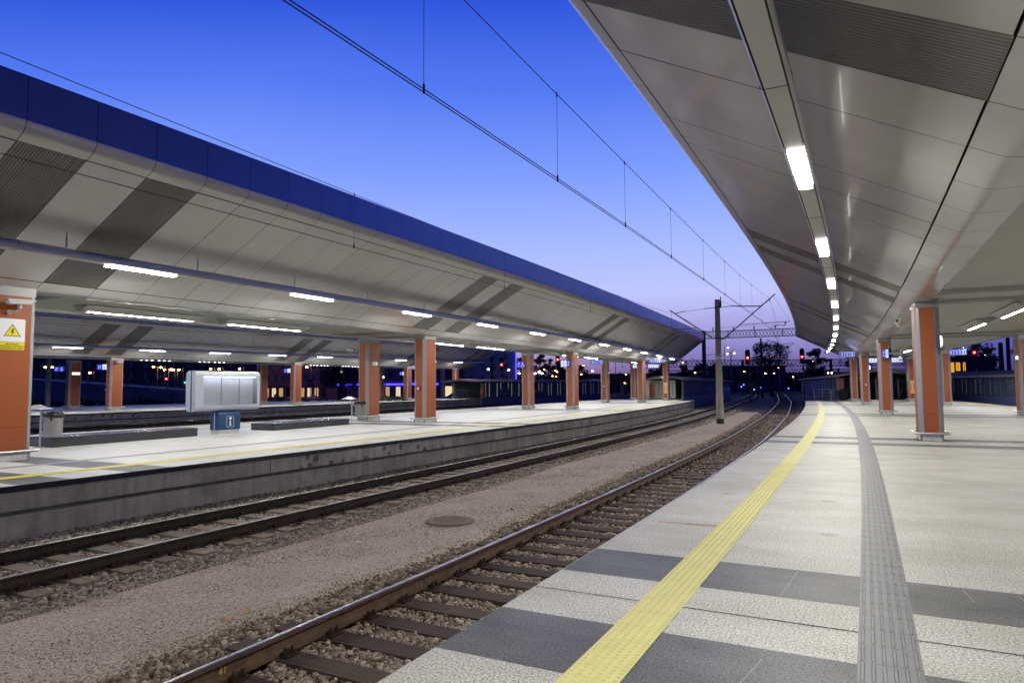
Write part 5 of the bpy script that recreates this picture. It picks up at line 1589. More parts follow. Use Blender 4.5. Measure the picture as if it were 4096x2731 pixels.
# ================================================================== STAIR SHELTERS AND DARK WALLS
def shelter(label, A, B, depth, z0, zp, zw, zr, mats, npan, slit=None, open_front=True, roof_mat='roof_metal', over=.6, inner='cream', post='galv', graffiti=False):
    """long stair housing: near corner A to far corner B (ground points of the visible side), going back by depth on the left (+) or right (-)"""
    A, B = Vector((*A, 0)), Vector((*B, 0)); L = (B - A).length
    M = Matrix.Translation((A.x, A.y, 0)) @ Matrix.Rotation(math.atan2(B.y - A.y, B.x - A.x), 4, 'Z')
    t = thing('stair_shelter', label, 'shelter', M)
    dn = depth
    b = MB(); b.box((L / 2, dn * .02, (z0 + zp) / 2), (L, .3, zp - z0)); b.build('plinth', mats[0], t)
    for k in range(npan):
        x0, x1 = L * k / npan, L * (k + 1) / npan; w = x1 - x0
        b = MB()
        sw = .07 if slit is None else slit
        c = [x0 + .03, x0 + w * .36 - sw, x0 + w * .36 + sw, x0 + w * .68 - sw, x0 + w * .68 + sw, x1 - .03]
        for i in (0, 2, 4): b.box(((c[i] + c[i + 1]) / 2, 0, (zp + zw) / 2), (c[i + 1] - c[i], .08, zw - zp))
        for i in (1, 3):
            for za, zb_ in ((zp, zp + .18), (zw - .14, zw)): b.box(((c[i] + c[i + 1]) / 2, 0, (za + zb_) / 2), (c[i + 1] - c[i], .078, zb_ - za))
        b.build('wall_panel', mats[1], t)
        b = MB()
        for i in (1, 3): b.quad((c[i], .045 * (1 if dn > 0 else -1), zp + .18), (c[i + 1], .045 * (1 if dn > 0 else -1), zp + .18), (c[i + 1], .045 * (1 if dn > 0 else -1), zw - .14), (c[i], .045 * (1 if dn > 0 else -1), zw - .14))
        b.build('slit_window', 'slit_lit', t)
    for k in range(npan + 1):
        b = MB(); b.box((L * k / npan, 0, (zp + zw) / 2), (.06, .12, zw - zp)); b.build('wall_post', post, t)
    b = MB(); b.box((L / 2, dn, (z0 + zw) / 2), (L, .2, zw - z0)); b.build('back_wall', inner, t)
    b = MB(); b.quad((L - .3, 0, z0), (L - .3, dn, z0), (L - .3, dn, zw), (L - .3, 0, zw)); b.build('end_wall', inner, t)
    # shallow gabled roof with ribs
    s_ = 1 if dn > 0 else -1
    b = MB(); y0, y1, ym = -s_ * over, dn + s_ * over, dn / 2
    for ya, za, yb, zb_ in ((y0, zw + .08, ym, zr), (ym, zr, y1, zw + .08)):
        b.quad((-over * 1.5, ya, za), (L + over, ya, za), (L + over, yb, zb_), (-over * 1.5, yb, zb_))
        b.quad((-over * 1.5, ya, za - .16), (L + over, ya, za - .16), (L + over, yb, zb_ - .16), (-over * 1.5, yb, zb_ - .16))
        n = max(4, int(L / .6))
        for k in range(n): b.beam((L * k / n, ya, za + .015), (L * k / n, yb, zb_ + .015), .04, .03)
    b.quad((-over * 1.5, y0, zw - .08), (L + over, y0, zw - .08), (L + over, y0, zw + .08), (-over * 1.5, y0, zw + .08))
    b.add([(-over * 1.5, y0, zw - .08), (-over * 1.5, ym, zr - .16), (-over * 1.5, y1, zw - .08), (-over * 1.5, y1, zw + .08), (-over * 1.5, ym, zr), (-over * 1.5, y0, zw + .08)], ((0, 1, 4, 5), (1, 2, 3, 4)))
    b.build('roof', roof_mat, t)
    for y in (0, dn):
        b = MB(); b.beam((0, y, z0 + .9 if z0 < -.5 else z0), (0, y, zw), .18); b.build('corner_post', post, t)
    if graffiti:
        for x0, w in ((3.4, 2.6), (10.6, 3.2)):
            for nm, mt, y, gw in (('graffiti', 'graffiti', -s_ * .075, .16), ('graffiti_outline', 'graffiti_dark', -s_ * .07, .28)):
                b = MB()
                for j in range(5):
                    x = x0 + w * j / 5; zt_ = zw - random.uniform(.45, .75)
                    b.beam((x, y, zp + .15), (x + .25, y, zt_), .004, gw); b.beam((x + .25, y, zt_), (x + .5, y, zp + .15), .004, gw); b.beam((x + .05, y, zp + .6), (x + .5, y, zp + .65), .004, gw * .8)
                b.build(nm, mt, t)
    return t
def P2(q, s): p = P(q, s); return (p.x, p.y)
tS = shelter('stair shelter with a lit pale interior at the end of the middle platform', (18.55, 74.5), (37.8, 119), 4.2, -1.0, .35, 2.12, 2.62, ('wall_blue', 'panel_blue'), 14, .045, roof_mat='roof_metal')
b = MB(); b.box((1.3, 2.2, 1.98), (.5, .3, .06)); b.build('inside_lamp', 'inside_lamp', tS)
b = MB(); b.box((3.6, 2.75, 1.05), (.12, 2.7, 2.1)); b.build('inner_wall', 'cream', tS)
for y in (1.75, 2.15, 2.95, 3.3, 3.8):
    b = MB(); b.box((3.53, y, 1.1), (.02, .07, 1.5)); b.build('inner_slit', 'panel_blue', tS)
b = MB(); b.box((2.4, 3.9, .95), (.5, .35, 1.6)); b.build('red_cabinet', 'red_box', tS)
tR = shelter('dark glossy stair shelter at the far end of the near platform behind the railing', P2(.55, 72.2), (46.5, 110), -8.0, -1.0, .0, 2.25, 2.95, ('wall_blue', 'panel_metal'), 13, .03, inner='panel_metal')
b = MB(); b.box((.35, -.25, 1.05), (.5, .55, 2.1)); b.build('orange_pillar', 'orange', tR)
b = MB(); b.box((2.5, -2.6, 2.1), (.5, .3, .05)); b.box((2.5, -4.4, 2.1), (.5, .3, .05)); b.build('inside_lamp', 'inside_lamp', tR)
b = MB()
for y in (-1.2, -2.2, -3.2, -4.2, -5.2, -6.2): b.beam((6.0, y, 0), (6.0, y, 2.2), .12); b.beam((4, y, 1.0), (6, y, .2), .05)
b.build('steel_frame', 'galv', tR)
tF = shelter('long dark stair housing with slit windows and graffiti behind the middle platform', (-3.9, 86.0), (14.6, 110), 4.5, -1.05, .05, 2.12, 2.48, ('wall_blue', 'panel_blue'), 13, .075, inner='panel_blue', graffiti=True, over=1.0)
b = MB(); b.box((.1, -.2, .95), (.45, .45, 1.9)); b.build('orange_pillar', 'orange', tF)
b = MB(); b.box((3.0, 2.2, 2.05), (.4, .25, .05)); b.build('inside_lamp', 'slit_lit', tF)
shelter('dark blue wall with paired slit windows and metal roof beyond the right platform edge', (45.4, 79.0), (37.5, 39.0), 4.5, -1.05, .42, 2.12, 2.66, ('wall_blue', 'panel_blue'), 15, .085)
# railings
def railing(label, pts, h=1.1, rails=(1.08, .75, .45, .12), mat='galv'):
    p0 = Vector(pts[0])
    t = thing('railing', label, 'railing', Matrix.Translation(p0))
    b = MB()
    for z in rails: b.tube([Vector(p) - p0 + Vector((0, 0, z)) for p in pts], .022 if z > 1 else .012, 6)
    b.build('rails', mat, t, smooth=50)
    for p in pts:
        b = MB(); q = Vector(p) - p0; b.tube([q, q + Vector((0, 0, h))], .025, 6); b.build('post', mat, t, smooth=50)
    return t
railing('steel railing with thin bars at the end of the near platform', [P(-1.62, 69.5), P(-.9, 69.55), P(-.2, 69.6)])
railing('short steel railing gate at the end of the near platform beside the shelter', [P(-.12, 69.4), P(.12, 70.2)])
railing('steel stair railing seen between two columns of the near platform', [P(3.6, 69.8), P(4.2, 70.6), P(4.8, 71.4)])
railing('steel railing in front of the long dark stair housing', [Vector((-7.0, 84.6, 0)), Vector((-5.6, 84.8, 0)), Vector((-4.2, 85.2, 0))], 1.0)
railing('small railing at the end corner of the middle platform', [P(-12.5, 68.7, 0), P(-12.5, 69.3, 0), P(-13.0, 69.3, 0)], .1, (.09,))
# potted plant by the right shelter
def leaf_cloud(centres, n, size, squash=1.0):
    """many small leaf faces spread through ellipsoids (x, y, z, rx, ry, rz)"""
    V = []; 
    w = np.array([c[3] * c[4] * c[5] for c in centres]) ** .67; w /= w.sum()
    cnt = rng.multinomial(n, w)
    for (x, y, z, rx, ry, rz), k in zip(centres, cnt):
        d = rng.normal(size=(k, 3)); d /= np.linalg.norm(d, axis=1)[:, None]
        rad = rng.uniform(.35, 1.0, k) ** .5 * rng.uniform(.75, 1.12, k)
        p = d * rad[:, None] * np.array([rx, ry, rz]) + np.array([x, y, z])
        u = rng.normal(size=(k, 3)); u /= np.linalg.norm(u, axis=1)[:, None]
        v = np.cross(u, rng.normal(size=(k, 3))); v /= np.linalg.norm(v, axis=1)[:, None]
        sz = size * rng.uniform(.5, 1.3, k)[:, None]
        V.append(np.stack([p - u * sz, p + v * sz * .55, p + u * sz, p - v * sz * .55], 1))
    return np.concatenate(V).reshape(-1, 3)
def leaf_mesh(name, V, mat, parent=None):
    me = bpy.data.meshes.new(name); n = len(V) // 4
    me.vertices.add(len(V)); me.vertices.foreach_set('co', V.astype(np.float32).ravel())
    me.loops.add(n * 4); me.loops.foreach_set('vertex_index', np.arange(n * 4, dtype=np.int32))
    me.polygons.add(n); me.polygons.foreach_set('loop_start', np.arange(0, n * 4, 4, dtype=np.int32))
    me.update(calc_edges=True); me.materials.append(M_[mat])
    return link(name, me, parent)
t = thing('potted_plant', 'dark leafy plant in a black pot beside the far shelter', 'plant', Matrix.Translation(P(.95, 71.2)))
b = MB(); b.lathe([(.25, 0), (.36, .5), (.34, .52)], 14); b.build('pot', 'black_paint', t)
leaf_mesh('foliage', leaf_cloud([(0, 0, .85, .5, .5, .35), (-.2, .1, .7, .4, .4, .3)], 260, .12), 'plant_green', t)

# ================================================================== TREES
def tree(name, label, x, y, z0, ztop, spread, trunk_r, blobs, n, size, trunk_h=None, group=None):
    t = thing(name, label, 'tree', Matrix.Translation((x, y, z0)), group)
    H = ztop - z0; th = trunk_h or H * .45
    b = MB(); lean = random.uniform(-.3, .3)
    b.tube([(0, 0, -.2), (lean * .3, 0, th * .5), (lean, 0, th), (lean * 1.4, 0, H * .8)], [trunk_r * 1.25, trunk_r, trunk_r * .8, trunk_r * .2], 8)
    for k in range(7):
        a = 2 * PI * k / 7 + random.uniform(-.4, .4); zz_ = th * random.uniform(.75, 1.05); r_ = spread * random.uniform(.5, .85)
        b.tube([(lean * .9, 0, zz_), (lean + r_ * .5 * math.cos(a), r_ * .5 * math.sin(a), zz_ + H * .14), (lean + r_ * math.cos(a), r_ * math.sin(a), zz_ + H * random.uniform(.2, .42))], [trunk_r * .5, trunk_r * .3, trunk_r * .08], 6)
    b.build('trunk', 'bark', t, smooth=50)
    cs = []
    for k in range(blobs):
        a = random.uniform(0, 2 * PI); u = random.random(); rr = spread * math.sqrt(random.random()) * (1 - .45 * abs(2 * u - .8))
        r0 = spread * random.uniform(.16, .36)
        cs.append((lean + rr * math.cos(a), rr * math.sin(a), th * .85 + (H - th * .85 - r0 * .8) * u, r0, r0, r0 * random.uniform(.6, .95)))
    leaf_mesh('crown', leaf_cloud(cs, n, size), 'leaf', t)
    return t
tree('broadleaf_tree', 'big dark tree with a broken outline between the two red signals', 51.6, 136, -1, 10.6, 4.6, .35, 44, 5200, .17)
tree('broadleaf_tree', 'dark tree behind the brighter red signal at the near canopy end', 65.8, 150, -1, 9.6, 2.6, .3, 24, 2600, .2)
tree('street_tree', 'dark street tree with a forked trunk in front of the blue neon strip', -29.6, 118, -1.2, 6.4, 4.6, .42, 34, 4200, .17, 3.6)
gTr = 'dark trees beyond the tracks'
for k, (x, y, zt, sp_, lab) in enumerate(((1.8, 170, 9.0, 1.9, 'slim dark tree beside the neon edge of the pale building'), (6.6, 170, 9.7, 2.2, 'pointed dark tree left of the pair of sign box columns'), (9.2, 172, 8.8, 2.0, 'dark tree seen between the pair of sign box columns'),
        (11.6, 168, 7.4, 2.6, 'rounded dark tree behind the signal between the pair of columns'), (15.8, 160, 6.4, 2.4, 'dark tree behind the blue sign 5 1 2'), (33.8, 160, 6.3, 2.6, 'dark tree under the sign 2 1 3'), (40.6, 160, 6.4, 1.6, 'dark tree just left of the end of the middle canopy'),
        (55.5, 200, 8.2, 3.0, 'small dark tree left of the concrete mast'), (60.5, 200, 8.2, 3.0, 'small dark tree right behind the concrete mast'), (62.0, 180, 6.8, 3.0, 'dark bushy tree below the left red signal'),
        (74, 165, 8.5, 3.4, 'dark tree behind the number sign 1 1 3'), (81, 160, 8.6, 3.2, 'dark tree behind the far columns of the near platform'),
        (91.5, 140, 9.2, 3.6, 'dark tree behind the blue sign 3 1 2'), (97.5, 142, 10.6, 3.6, 'tall dark tree right of the dim red signal'), (101.0, 145, 9.4, 2.6, 'dark tree behind the orange lit posts'), (105.4, 140, 11.4, 2.8, 'dark tree at the right edge column'))):
    tree('broadleaf_tree', lab, x, y, -1, zt, sp_, .25, 30, 2600, .20, group=gTr)
# far wood along the horizon
Vw = []
for k in range(120):
    a = math.radians(random.uniform(-40, 52)); d = random.uniform(235, 300)
    h = random.uniform(3.0, 7.0)
    Vw.append((d * math.sin(a), d * math.cos(a), h * .42 - 1, random.uniform(5, 11), 5, h * .58))
o = leaf_mesh('far_wood', leaf_cloud(Vw, 15000, 1.0), 'leaf')
tag(o, 'dark far wood forming a low band along the horizon', 'wood', kind='stuff')
b = MB()
for a0 in range(-44, 56, 4):
    a, c = math.radians(a0), math.radians(a0 + 4)
    b.quad((310 * math.sin(a), 310 * math.cos(a), -1), (310 * math.sin(c), 310 * math.cos(c), -1), (310 * math.sin(c), 310 * math.cos(c), 4.6 + 1.2 * math.sin(a0)), (310 * math.sin(a), 310 * math.cos(a), 4.6 + 1.2 * math.sin(a0 - 4)))
b.quad((-330, 310, -1), (330, 340, -1), (330, 350, 3), (-330, 320, 3))
tag(b.build('hills', 'leaf'), 'low dark rise closing the horizon behind the wood', 'hills', kind='structure')
# verge growth along the ramp
Vg = []
for k in range(60):
    x = random.uniform(-62, -12); Vg.append((x, 76 + random.uniform(-2, 4) + (x + 40) * .12, -.35 + random.uniform(-.2, .35), 1.4, .8, random.uniform(.4, .9)))
tag(leaf_mesh('verge_grass', leaf_cloud(Vg, 5000, .22), 'grass'), 'rough dark green growth behind the farthest platform', 'undergrowth', kind='stuff')

# ================================================================== STREET SIDE
t = thing('road_ramp', 'grey concrete road ramp with a railing descending behind the farthest platform', 'ramp', Matrix.Translation((-60, 90, -1)))
b = MB(); b.prism([(-30, 0), (20, 0), (20, 2.0), (-4, 3.85), (-30, 5.2)], lambda p: (p[0], 0, p[1]), lambda p: (p[0], 9, p[1])); b.build('ramp_wall', 'ramp_grey', t)
b = MB(); b.prism([(20, 1.35), (20, 2.05), (-4, 3.92), (-30, 5.3), (-30, 4.5), (-4, 3.1)], lambda p: (p[0], -.25, p[1]), lambda p: (p[0], -.01, p[1])); b.build('parapet', 'ramp_grey', t)
b = MB()
for dz in (.45, .8, 1.15): b.tube([(-30, -.1, 5.3 + dz), (-4, -.1, 3.92 + dz), (20, -.1, 2.05 + dz)], .05, 5)
for k in range(20):
    x = -30 + 50 * k / 19; z = 5.3 + (x + 30) * (3.92 - 5.3) / 26 if x < -4 else 3.92 + (x + 4) * (2.05 - 3.92) / 24
    b.beam((x, -.1, z), (x, -.1, z + 1.2), .12)
b.build('guard_rail', 'galv', t)
def building(label, x0, x1, y, z0, z1, depth, mat, wins, roof='dark_iron'):
    """front wall along X at y; wins: (x, z, w, h, material)"""
    t = thing('town_building', label, 'building', Matrix.Translation((x0, y, z0)))
    b = MB(); b.box(((x1 - x0) / 2, depth / 2, (z1 - z0) / 2), (x1 - x0, depth, z1 - z0)); b.build('wall', mat, t)
    b = MB(); b.box(((x1 - x0) / 2, depth / 2 - .2, z1 - z0 + .12), (x1 - x0 + .6, depth + .8, .24)); b.build('cornice', roof, t)
    for x, z, w, h, mt in wins:
        b = MB(); fw = .09
        X0, Z0 = x - x0, z - z0
        for c, d in (((X0, -.03, Z0 - h / 2 - fw / 2), (w + 2 * fw, .12, fw)), ((X0, -.03, Z0 + h / 2 + fw / 2), (w + 2 * fw, .12, fw)), ((X0 - w / 2 - fw / 2, -.03, Z0), (fw, .12, h)), ((X0 + w / 2 + fw / 2, -.03, Z0), (fw, .12, h)), ((X0, -.02, Z0), (.05, .08, h))):
            b.box(c, d)
        wn = b.build('window', mat, t)
        p = MB(); p.quad((X0 - w / 2, -.012, Z0 - h / 2), (X0 + w / 2, -.012, Z0 - h / 2), (X0 + w / 2, -.012, Z0 + h / 2), (X0 - w / 2, -.012, Z0 + h / 2)); p.build('pane', mt, wn)
    return t
W = []
for x in np.arange(-50.0, -37.5, 1.55):
    for z in (6.0, 3.6): W.append((x, z, .75, 1.35, 'window_dark'))
shops = ['window_warm', 'window_cream', 'window_warm', 'window_dark', 'window_warm', 'window_warm', 'window_cream', 'window_warm', 'window_dark']
for k, x in enumerate(np.arange(-50.2, -37.5, 1.45)): W.append((x, .55, .8, 1.8, shops[k % 9]))
bA = building('mauve street building with warm lit shop windows behind the distant columns', -51.2, -37.6, 140, -1.2, 8.6, 10, 'facade_mauve', W)
b = MB(); b.box((6.8, -.25, 2.95), (13.4, .5, .2)); b.build('canopy_ledge', 'facade_dark', bA)
W = []
for x in (-35.4, -33.2, -31.2, -28.9, -27.2, -24.6, -22.2, -20.4):
    W.append((x, 4.0, .75, 1.35, 'window_dark'))
    W.append((x, 6.9, .75, 1.35, 'window_dark'))
for x, mt in ((-34.8, 'window_dark'), (-33.9, 'window_dark'), (-30.0, 'window_dark'), (-25.2, 'window_warm'), (-23.0, 'window_cream'), (-21.0, 'window_cream'), (-17.6, 'window_cream')): W.append((x, .6, .9, 1.9, mt))
bB = building('mauve street building with a long blue neon strip behind the street tree', -37.2, -14.5, 138, -1.2, 9.0, 10, 'facade_mauve', W)
b = MB()
for x0, x1 in ((1.6, 22.3),): b.box(((x0 + x1) / 2, -.16, 3.26), (x1 - x0, .12, .22))
b.build('neon_strip', 'neon', bB)
W = [(x, z, .8, 1.5, 'window_dark') for x in np.arange(-150, -56, 3.6) for z in (4.6, 7.6)]
W[10] = (*W[10][:4], 'window_warm')
building('dark old building rising behind the road ramp and its street lamps', -152, -54, 172, -1, 10.4, 12, 'facade_dark', W)
W = [(x, z, .9, 1.5, 'window_dark') for x in (-10.2, -7.2, -4.6, -1.6) for z in (3.4, 6.2, 8.8)]
bC = building('pale block with a vertical blue neon edge beyond the long stair housing', -12.0, .9, 168, -1, 14.0, 12, 'facade_pale', W)
b = MB(); b.box((12.98, -.1, 7.2), (.16, .16, 12.6)); b.build('neon_edge', 'neon', bC)
building('low dark blue building between the distant columns and the pale block', -18.6, -12.2, 166, -1, 5.9, 10, 'facade_blue', [(-17.0, 4.0, .7, 1.6, 'window_dark')])
bD = building('lit garage front right of the large column in the middle', -15.2, -9.2, 150, -1.2, 3.4, 8, 'facade_mauve', [(-13.2, .5, 3.0, 2.2, 'window_cream')])
building('dark shed with yellow lit windows beyond the dark wall at the right', 75.6, 84.5, 120, -1, 5.9, 8, 'facade_dark', [(77.0, 4.2, 1.3, 1.9, 'window_yellow'), (78.3, 4.4, .8, 1.5, 'window_yellow'), (79.4, 4.4, .5, 1.5, 'window_yellow')])
building('dark far block seen right of the big tree', 66, 92, 230, -1, 7.6, 12, 'facade_blue', [(70 + 4 * k, 4.8, 1.2, 1.2, 'window_dark') for k in range(5)])
building('far dark block seen left of the sign 5 1 2', 13.0, 17.5, 190, -1, 8.2, 10, 'facade_blue', [(14.6, 6.4, .5, .5, 'window_cream'), (16.2, 5.0, .5, .5, 'window_cream')])
# bridge
t = thing('road_bridge', 'dark road bridge crossing the yard with a lit edge under the tree', 'bridge', Matrix.Translation((45, 190, -1)))
b = MB(); b.box((22, 0, 4.55), (100, 8, .7)); b.build('deck', 'bridge_grey', t)
b = MB(); b.box((22, -4.1, 5.3), (100, .1, .9)); b.build('parapet', 'bridge_grey', t)
for x in (-14, 4, 22, 40, 58):
    b = MB(); b.box((x, 0, 2.0), (1.0, 6, 4.4)); b.build('pier', 'bridge_grey', t)
# headlights of cars on the bridge
for x, z, lab in ((68.0, 4.95, 'pair of car headlights at the left of the row on the bridge'), (69.2, 4.9, 'pair of car headlights second on the bridge below the tree'), (70.4, 5.0, 'pair of car headlights third on the bridge below the tree'), (86.0, 5.5, 'pair of reddish car lights on the bridge right of the bright red signal')):
    t = thing('far_car', lab, 'car', Matrix.Translation((x, 187, 4.0)))
    b = MB(); sec = [(-2.0, 0), (2.0, 0), (2.0, .6), (1.2, .7), (.7, 1.25), (-.9, 1.25), (-1.5, .75), (-2.0, .65)]
    b.prism(sec, lambda p: (-.8, p[0], p[1]), lambda p: (.8, p[0], p[1])); b.build('body', 'car_dark', t)
    for dx in (-.5, .5):
        b = MB(); b.ball((dx, -2.02, .5), .20, 8); b.build('headlight', 'headlight', t)
# street lamps
def lamp(label, x, y, zl, mat, arm=1.0, r=.17, group=None, zb=-1.0, pole_r=.07):
    t = thing('street_lamp', label, 'street lamp', Matrix.Translation((x, y, zb)), group)
    h = zl - zb
    b = MB(); b.tube([(arm, 0, 0), (arm, 0, h + .1), (arm * .9, 0, h + .25), (.15, 0, h + .14)], pole_r, 6); b.build('pole', 'galv', t, smooth=50)
    b = MB(); b.box((0, 0, h + .10), (.62, .3, .12)); b.build('head', 'galv', t)
    b = MB(); b.ball((0, 0, h - .02), r, 8, sz=.7); b.build('lamp_bulb', mat, t)
    return t
gO, gW_, gS = 'orange street lamps beyond the road ramp', 'white street lamps behind the stair housing', 'small far lamps across the yard'
OL = [(-68.3, 5.69, 'leftmost starry orange lamp between the distant camera column and the board'), (-66.9, 5.58, 'second orange lamp in the row right of the distant camera column'), (-66.2, 5.14, 'lower orange lamp third in the row left above the information board'),
      (-65.0, 5.17, 'left of two touching orange lamps left of the information board'), (-64.5, 5.12, 'right of two touching orange lamps left of the information board'), (-63.4, 5.12, 'single orange lamp just left of the information board'),
      (-57.4, 5.22, 'starry orange lamp above the left part of the information board'), (-55.8, 5.21, 'small orange lamp above the middle of the information board'), (-51.9, 5.22, 'starry orange lamp above the right part of the information board'),
      (-88.9, 5.75, 'leftmost bright orange lamp beside the wheelchair sign'), (-87.6, 5.74, 'smaller orange lamp touching the wheelchair sign'), (-80.4, 4.69, 'orange lamp between the first two distant columns'),
      (-39.1, 5.46, 'starry orange lamp right of the distant column with a sign box'), (-38.0, 5.83, 'higher orange lamp in front of the street building')]
for x, z, lab in OL: lamp(lab, x, 130, z, 'sodium', .8, .20, gO)
WL = [(-9.1, 5.16, 'left of three white lamps before the pale block'), (-4.9, 5.04, 'middle of three white lamps before the pale block'), (-.7, 4.84, 'right of three white lamps before the pale block'), (1.5, 4.13, 'low white lamp just left of the first sign box column'),
      (4.7, 4.14, 'white lamp just right of the first sign box column'), (5.5, 4.36, 'second white lamp right of the first sign box column'), (6.1, 4.13, 'third white lamp right of the first sign box column'), (16.4, 4.51, 'white lamp below the blue sign 5 1 2')]
for x, z, lab in WL: lamp(lab, x, 140, z, 'mercury', .05, .20, gW_)
SL = [(7.5, 5.34), (9.4, 3.84), (10.3, 3.69), (12.9, 4.05), (10.5, 4.79), (6.5, 5.0), (10.1, 5.1), (16.7, 6.2), (16.2, 4.18), (23.9, 7.23), (26.6, 4.1), (26.3, 2.09), (42.8, 4.4), (40.0, 6.82), (54.3, 4.6), (62.3, 5.37), (65.7, 3.24), (70.5, 6.86), (69.2, 6.17), (108.8, 8.19)]
for x, z in SL: lamp('small orange lamp glowing in the dark yard beyond the platforms', x, 160, z, 'sodium_far', .3, .15, gS)
lamp('left of the twin orange lamps on a T pole behind the concrete mast', 50.5, 160, 8.75, 'sodium_far', .75, .22); lamp('right of the twin orange lamps on a T pole behind the concrete mast', 52.1, 160, 8.9, 'sodium_far', -.75, .22)
lamp('highest orange lamp on a slanted arm right behind the concrete mast', 50.7, 160, 10.2, 'sodium_far', -.9, .2)
lamp('orange lamp on a bent pole right of the dim red signal', 110.8, 160, 8.07, 'sodium', 2.2, .2); lamp('starry orange lamp low beyond the dark wall at the right', 112.8, 160, 5.9, 'sodium', .4, .24)
# traffic lights, signs, parasols of the street
def traffic_light(label, x, y, z, mat, dz):
    t = thing('traffic_light', label, 'traffic light', Matrix.Translation((x, y, -1.1)))
    b = MB(); b.tube([(0, .1, 0), (0, .1, z + 1.4)], .06, 6); b.build('post', 'dark_iron', t)
    b = MB(); b.box((0, 0, z + 1.1), (.34, .24, .95)); b.build('case', 'black_paint', t)
    b = MB(); b.ball((0, -.14, z + 1.1 + dz), .13, 8); b.build('lit_lamp', mat, t)
traffic_light('red traffic light left of the information board', -63.2, 125, 3.0, 'signal_red', .3)
traffic_light('green traffic light just left of the information board', -59.8, 125, 2.9, 'traffic_green', -.3)
traffic_light('bright red traffic light right of the information board', -46.5, 128, 2.0, 'signal_red', .3)
traffic_light('low red traffic light right of the distant sign box column', -39.6, 126, .5, 'signal_red', .3)
t = thing('stop_sign', 'red octagonal stop sign in front of the street building', 'road sign', Matrix.Translation((-36.0, 122, -1.1)))
b = MB(); b.tube([(0, .05, 0), (0, .05, 3.8)], .04, 6); b.build('post', 'galv', t)
b = MB(); b.prism([(.55 * math.cos(PI / 8 + k * PI / 4), 3.4 + .75 * math.sin(PI / 8 + k * PI / 4)) for k in range(8)], lambda p: (p[0], -.02, p[1]), lambda p: (p[0], .02, p[1])); b.build('plate', 'stop_red', t)
text('STOP', .42, 'white_flat', t, (0, -.026, 3.4))
def road_sign(label, x, y, z, w, h):
    t = thing('road_sign', label, 'road sign', Matrix.Translation((x, y, -1.1)))
    b = MB(); b.tube([(0, .05, 0), (0, .05, z + 1.1)], .05, 6); b.build('post', 'galv', t)
    b = MB(); b.box((0, 0, z + 1.1), (w, .04, h)); b.build('plate', 'blue_paint', t)
    b = MB(); b.beam((-w * .2, -.025, z + 1.1 - h * .25), (-w * .2, -.025, z + 1.1 + h * .15), .01, .08); b.beam((-w * .2, -.025, z + 1.1 + h * .15), (w * .25, -.025, z + 1.1 + h * .15), .01, .08); b.build('arrow', 'white_flat', t)
road_sign('blue road sign with a bent arrow right of the information board', -48.6, 125, 1.9, 1.1, .75)
road_sign('low blue road sign left of the distant column with a sign box', -44.2, 122, .35, 1.2, .8)
def parasol(label, x, y, z, r):
    t = thing('parasol', label, 'parasol', Matrix.Translation((x, y, -1.1)))
    b = MB(); b.tube([(0, 0, 0), (0, 0, z + 1.0)], .04, 6); b.build('pole', 'galv', t)
    b = MB(); b.lathe([(r, z + .3), (.05, z + 1.1)], 8); b.build('canopy_cloth', 'parasol', t)
parasol('left pale parasol before the lit shop windows', -43.0, 134, .15, 1.6); parasol('right pale parasol before the lit shop windows', -38.9, 134, .15, 1.6); parasol('pale parasol under the blue neon strip', -25.9, 132, .6, 1.9)
def car(label, x, y, rz, mat, z=-1.06):
    t = thing('parked_car', label, 'car', Matrix.Translation((x, y, z)) @ Matrix.Rotation(rz, 4, 'Z'))
    sec = [(-2.1, .3), (2.1, .3), (2.1, .75), (1.1, .9), (.55, 1.4), (-1.0, 1.42), (-1.7, .95), (-2.1, .85)]
    b = MB(); b.prism(sec, lambda p: (p[0], -.85, p[1]), lambda p: (p[0], .85, p[1])); b.build('body', mat, t)
    b = MB(); b.prism([(.95, .93), (.5, 1.33), (-.95, 1.35), (-1.5, .97)], lambda p: (p[0], -.856, p[1]), lambda p: (p[0], .856, p[1])); b.build('window', 'window_dark', t)
    for wx in (-1.3, 1.3):
        for wy in (-.8, .8):
            b = MB(); b.lathe([(.31, -.1), (.31, .1)], 12); b.v = [(x_ + wx, z_ + wy, y_ + .31) for x_, y_, z_ in b.v]; b.build('wheel', 'black_paint', t)
    return t
car('dark parked car beside the last column of the farthest platform', -8.9, 112, .1, 'car_dark', .1 - 1.06)
car('bluish parked car behind the thick dark post', 30.2, 150, .3, 'car_blue', .3)
car('pale parked car behind the bluish one', 33.5, 156, .3, 'car_blue', .5)
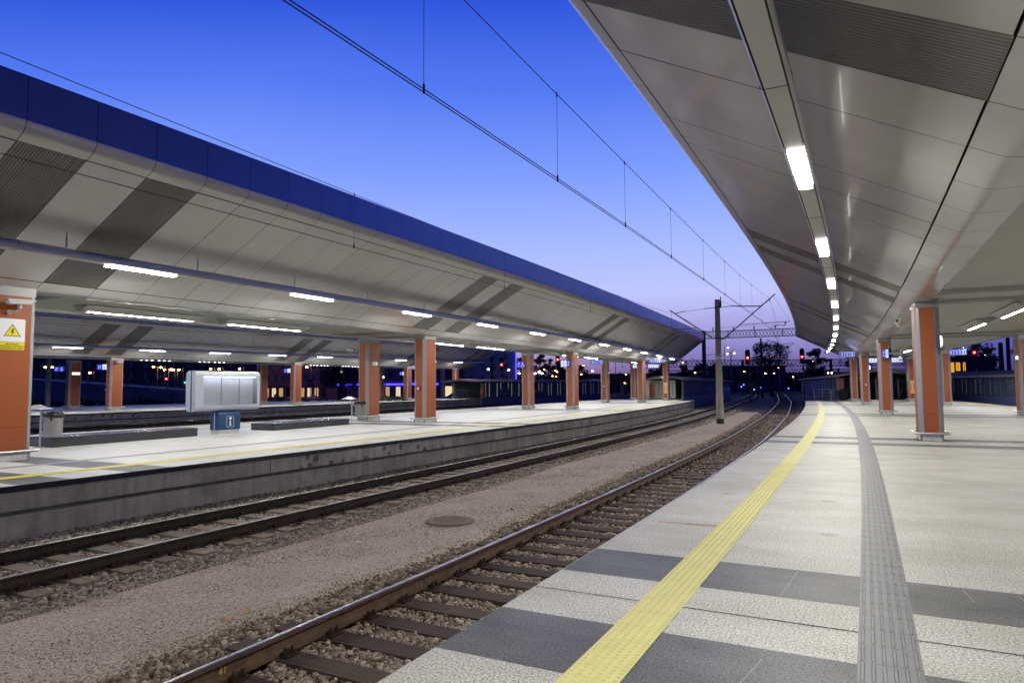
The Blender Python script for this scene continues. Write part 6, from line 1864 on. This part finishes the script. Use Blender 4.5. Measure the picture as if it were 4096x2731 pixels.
# rubbish on the gravel
def peel(label, q, s, sz, mat, rot):
    t = MB(); n = 9
    M = frame(q, s, -.862, rot)
    for i in range(n):
        a0, a1 = -1.3 + 2.6 * i / n, -1.3 + 2.6 * (i + 1) / n
        def pt(a, w, dz): return M @ Vector((sz * math.cos(a) + w, sz * math.sin(a) * 1.2, dz + sz * .35 * (1 - abs(a) / 1.4)))
        t.quad(pt(a0, -.014, .0), pt(a1, -.014, .0), pt(a1, .012, .03), pt(a0, .012, .03)); t.quad(pt(a0, .012, .03), pt(a1, .012, .03), pt(a1, .03, .004), pt(a0, .03, .004))
    tag(t.build('fruit_peel', mat, smooth=60), label, 'litter', 'scraps lying on the gravel')
peel('curled orange brown scrap on the gravel left of the near rail', -6.21, 5.2, .055, 'peel', .4)
peel('small brown scrap right beside the curled one on the gravel', -6.13, 5.42, .035, 'peel', 2.2)
peel('pale curled scrap on the gravel left of the manhole', -6.85, 7.24, .045, 'peel_light', 1.0)
peel('pale scrap high on the gravel toward the left track', -7.18, 8.6, .05, 'peel_light', 2.6)
peel('tiny white scrap between two larger ones on the gravel', -6.45, 8.8, .03, 'peel_light', .2)
peel('white curled scrap on the gravel just below the manhole', -6.09, 9.1, .05, 'peel_light', 1.7)
t = MB(); t.ball((0, 0, 0), .03, 8, sz=.6)
t.v = [tuple(P(-6.37, 12.3, -.85) + Vector(v)) for v in t.v]
tag(t.build('dark_stone', 'black_paint'), 'black lump lying on the gravel beyond the manhole', 'stone')
t = thing('manhole_cover', 'round rusty iron manhole cover in the gravel strip', 'manhole cover', frame(-6.85, 10.75, -.868))
b = MB(); b.lathe([(.44, 0), (.44, .035), (.40, .04)], 28); b.build('frame_ring', 'iron_cover', t)
b = MB(); b.lathe([(.38, .02), (.38, .042)], 28)
for i in range(-4, 5):
    for j in range(-4, 5):
        if i * i + j * j < 17: b.box((i * .075, j * .075, .045), (.045, .045, .008))
b.build('lid', 'iron_cover', t)
# chalk number on the near rail
t = text('41', .085, 'chalk', None, (0, 0, 0), name='chalk_number', depth=.0005)
t.matrix_world = frame(tc_near(4.2) - .7535 + .0095, 4.15, -.80) @ Matrix.Rotation(PI / 2, 4, 'Z') @ Matrix.Rotation(PI / 2, 4, 'X')
tag(t, 'yellow chalk number 41 on the side of the near rail', 'marking')
bpy.context.view_layer.update()
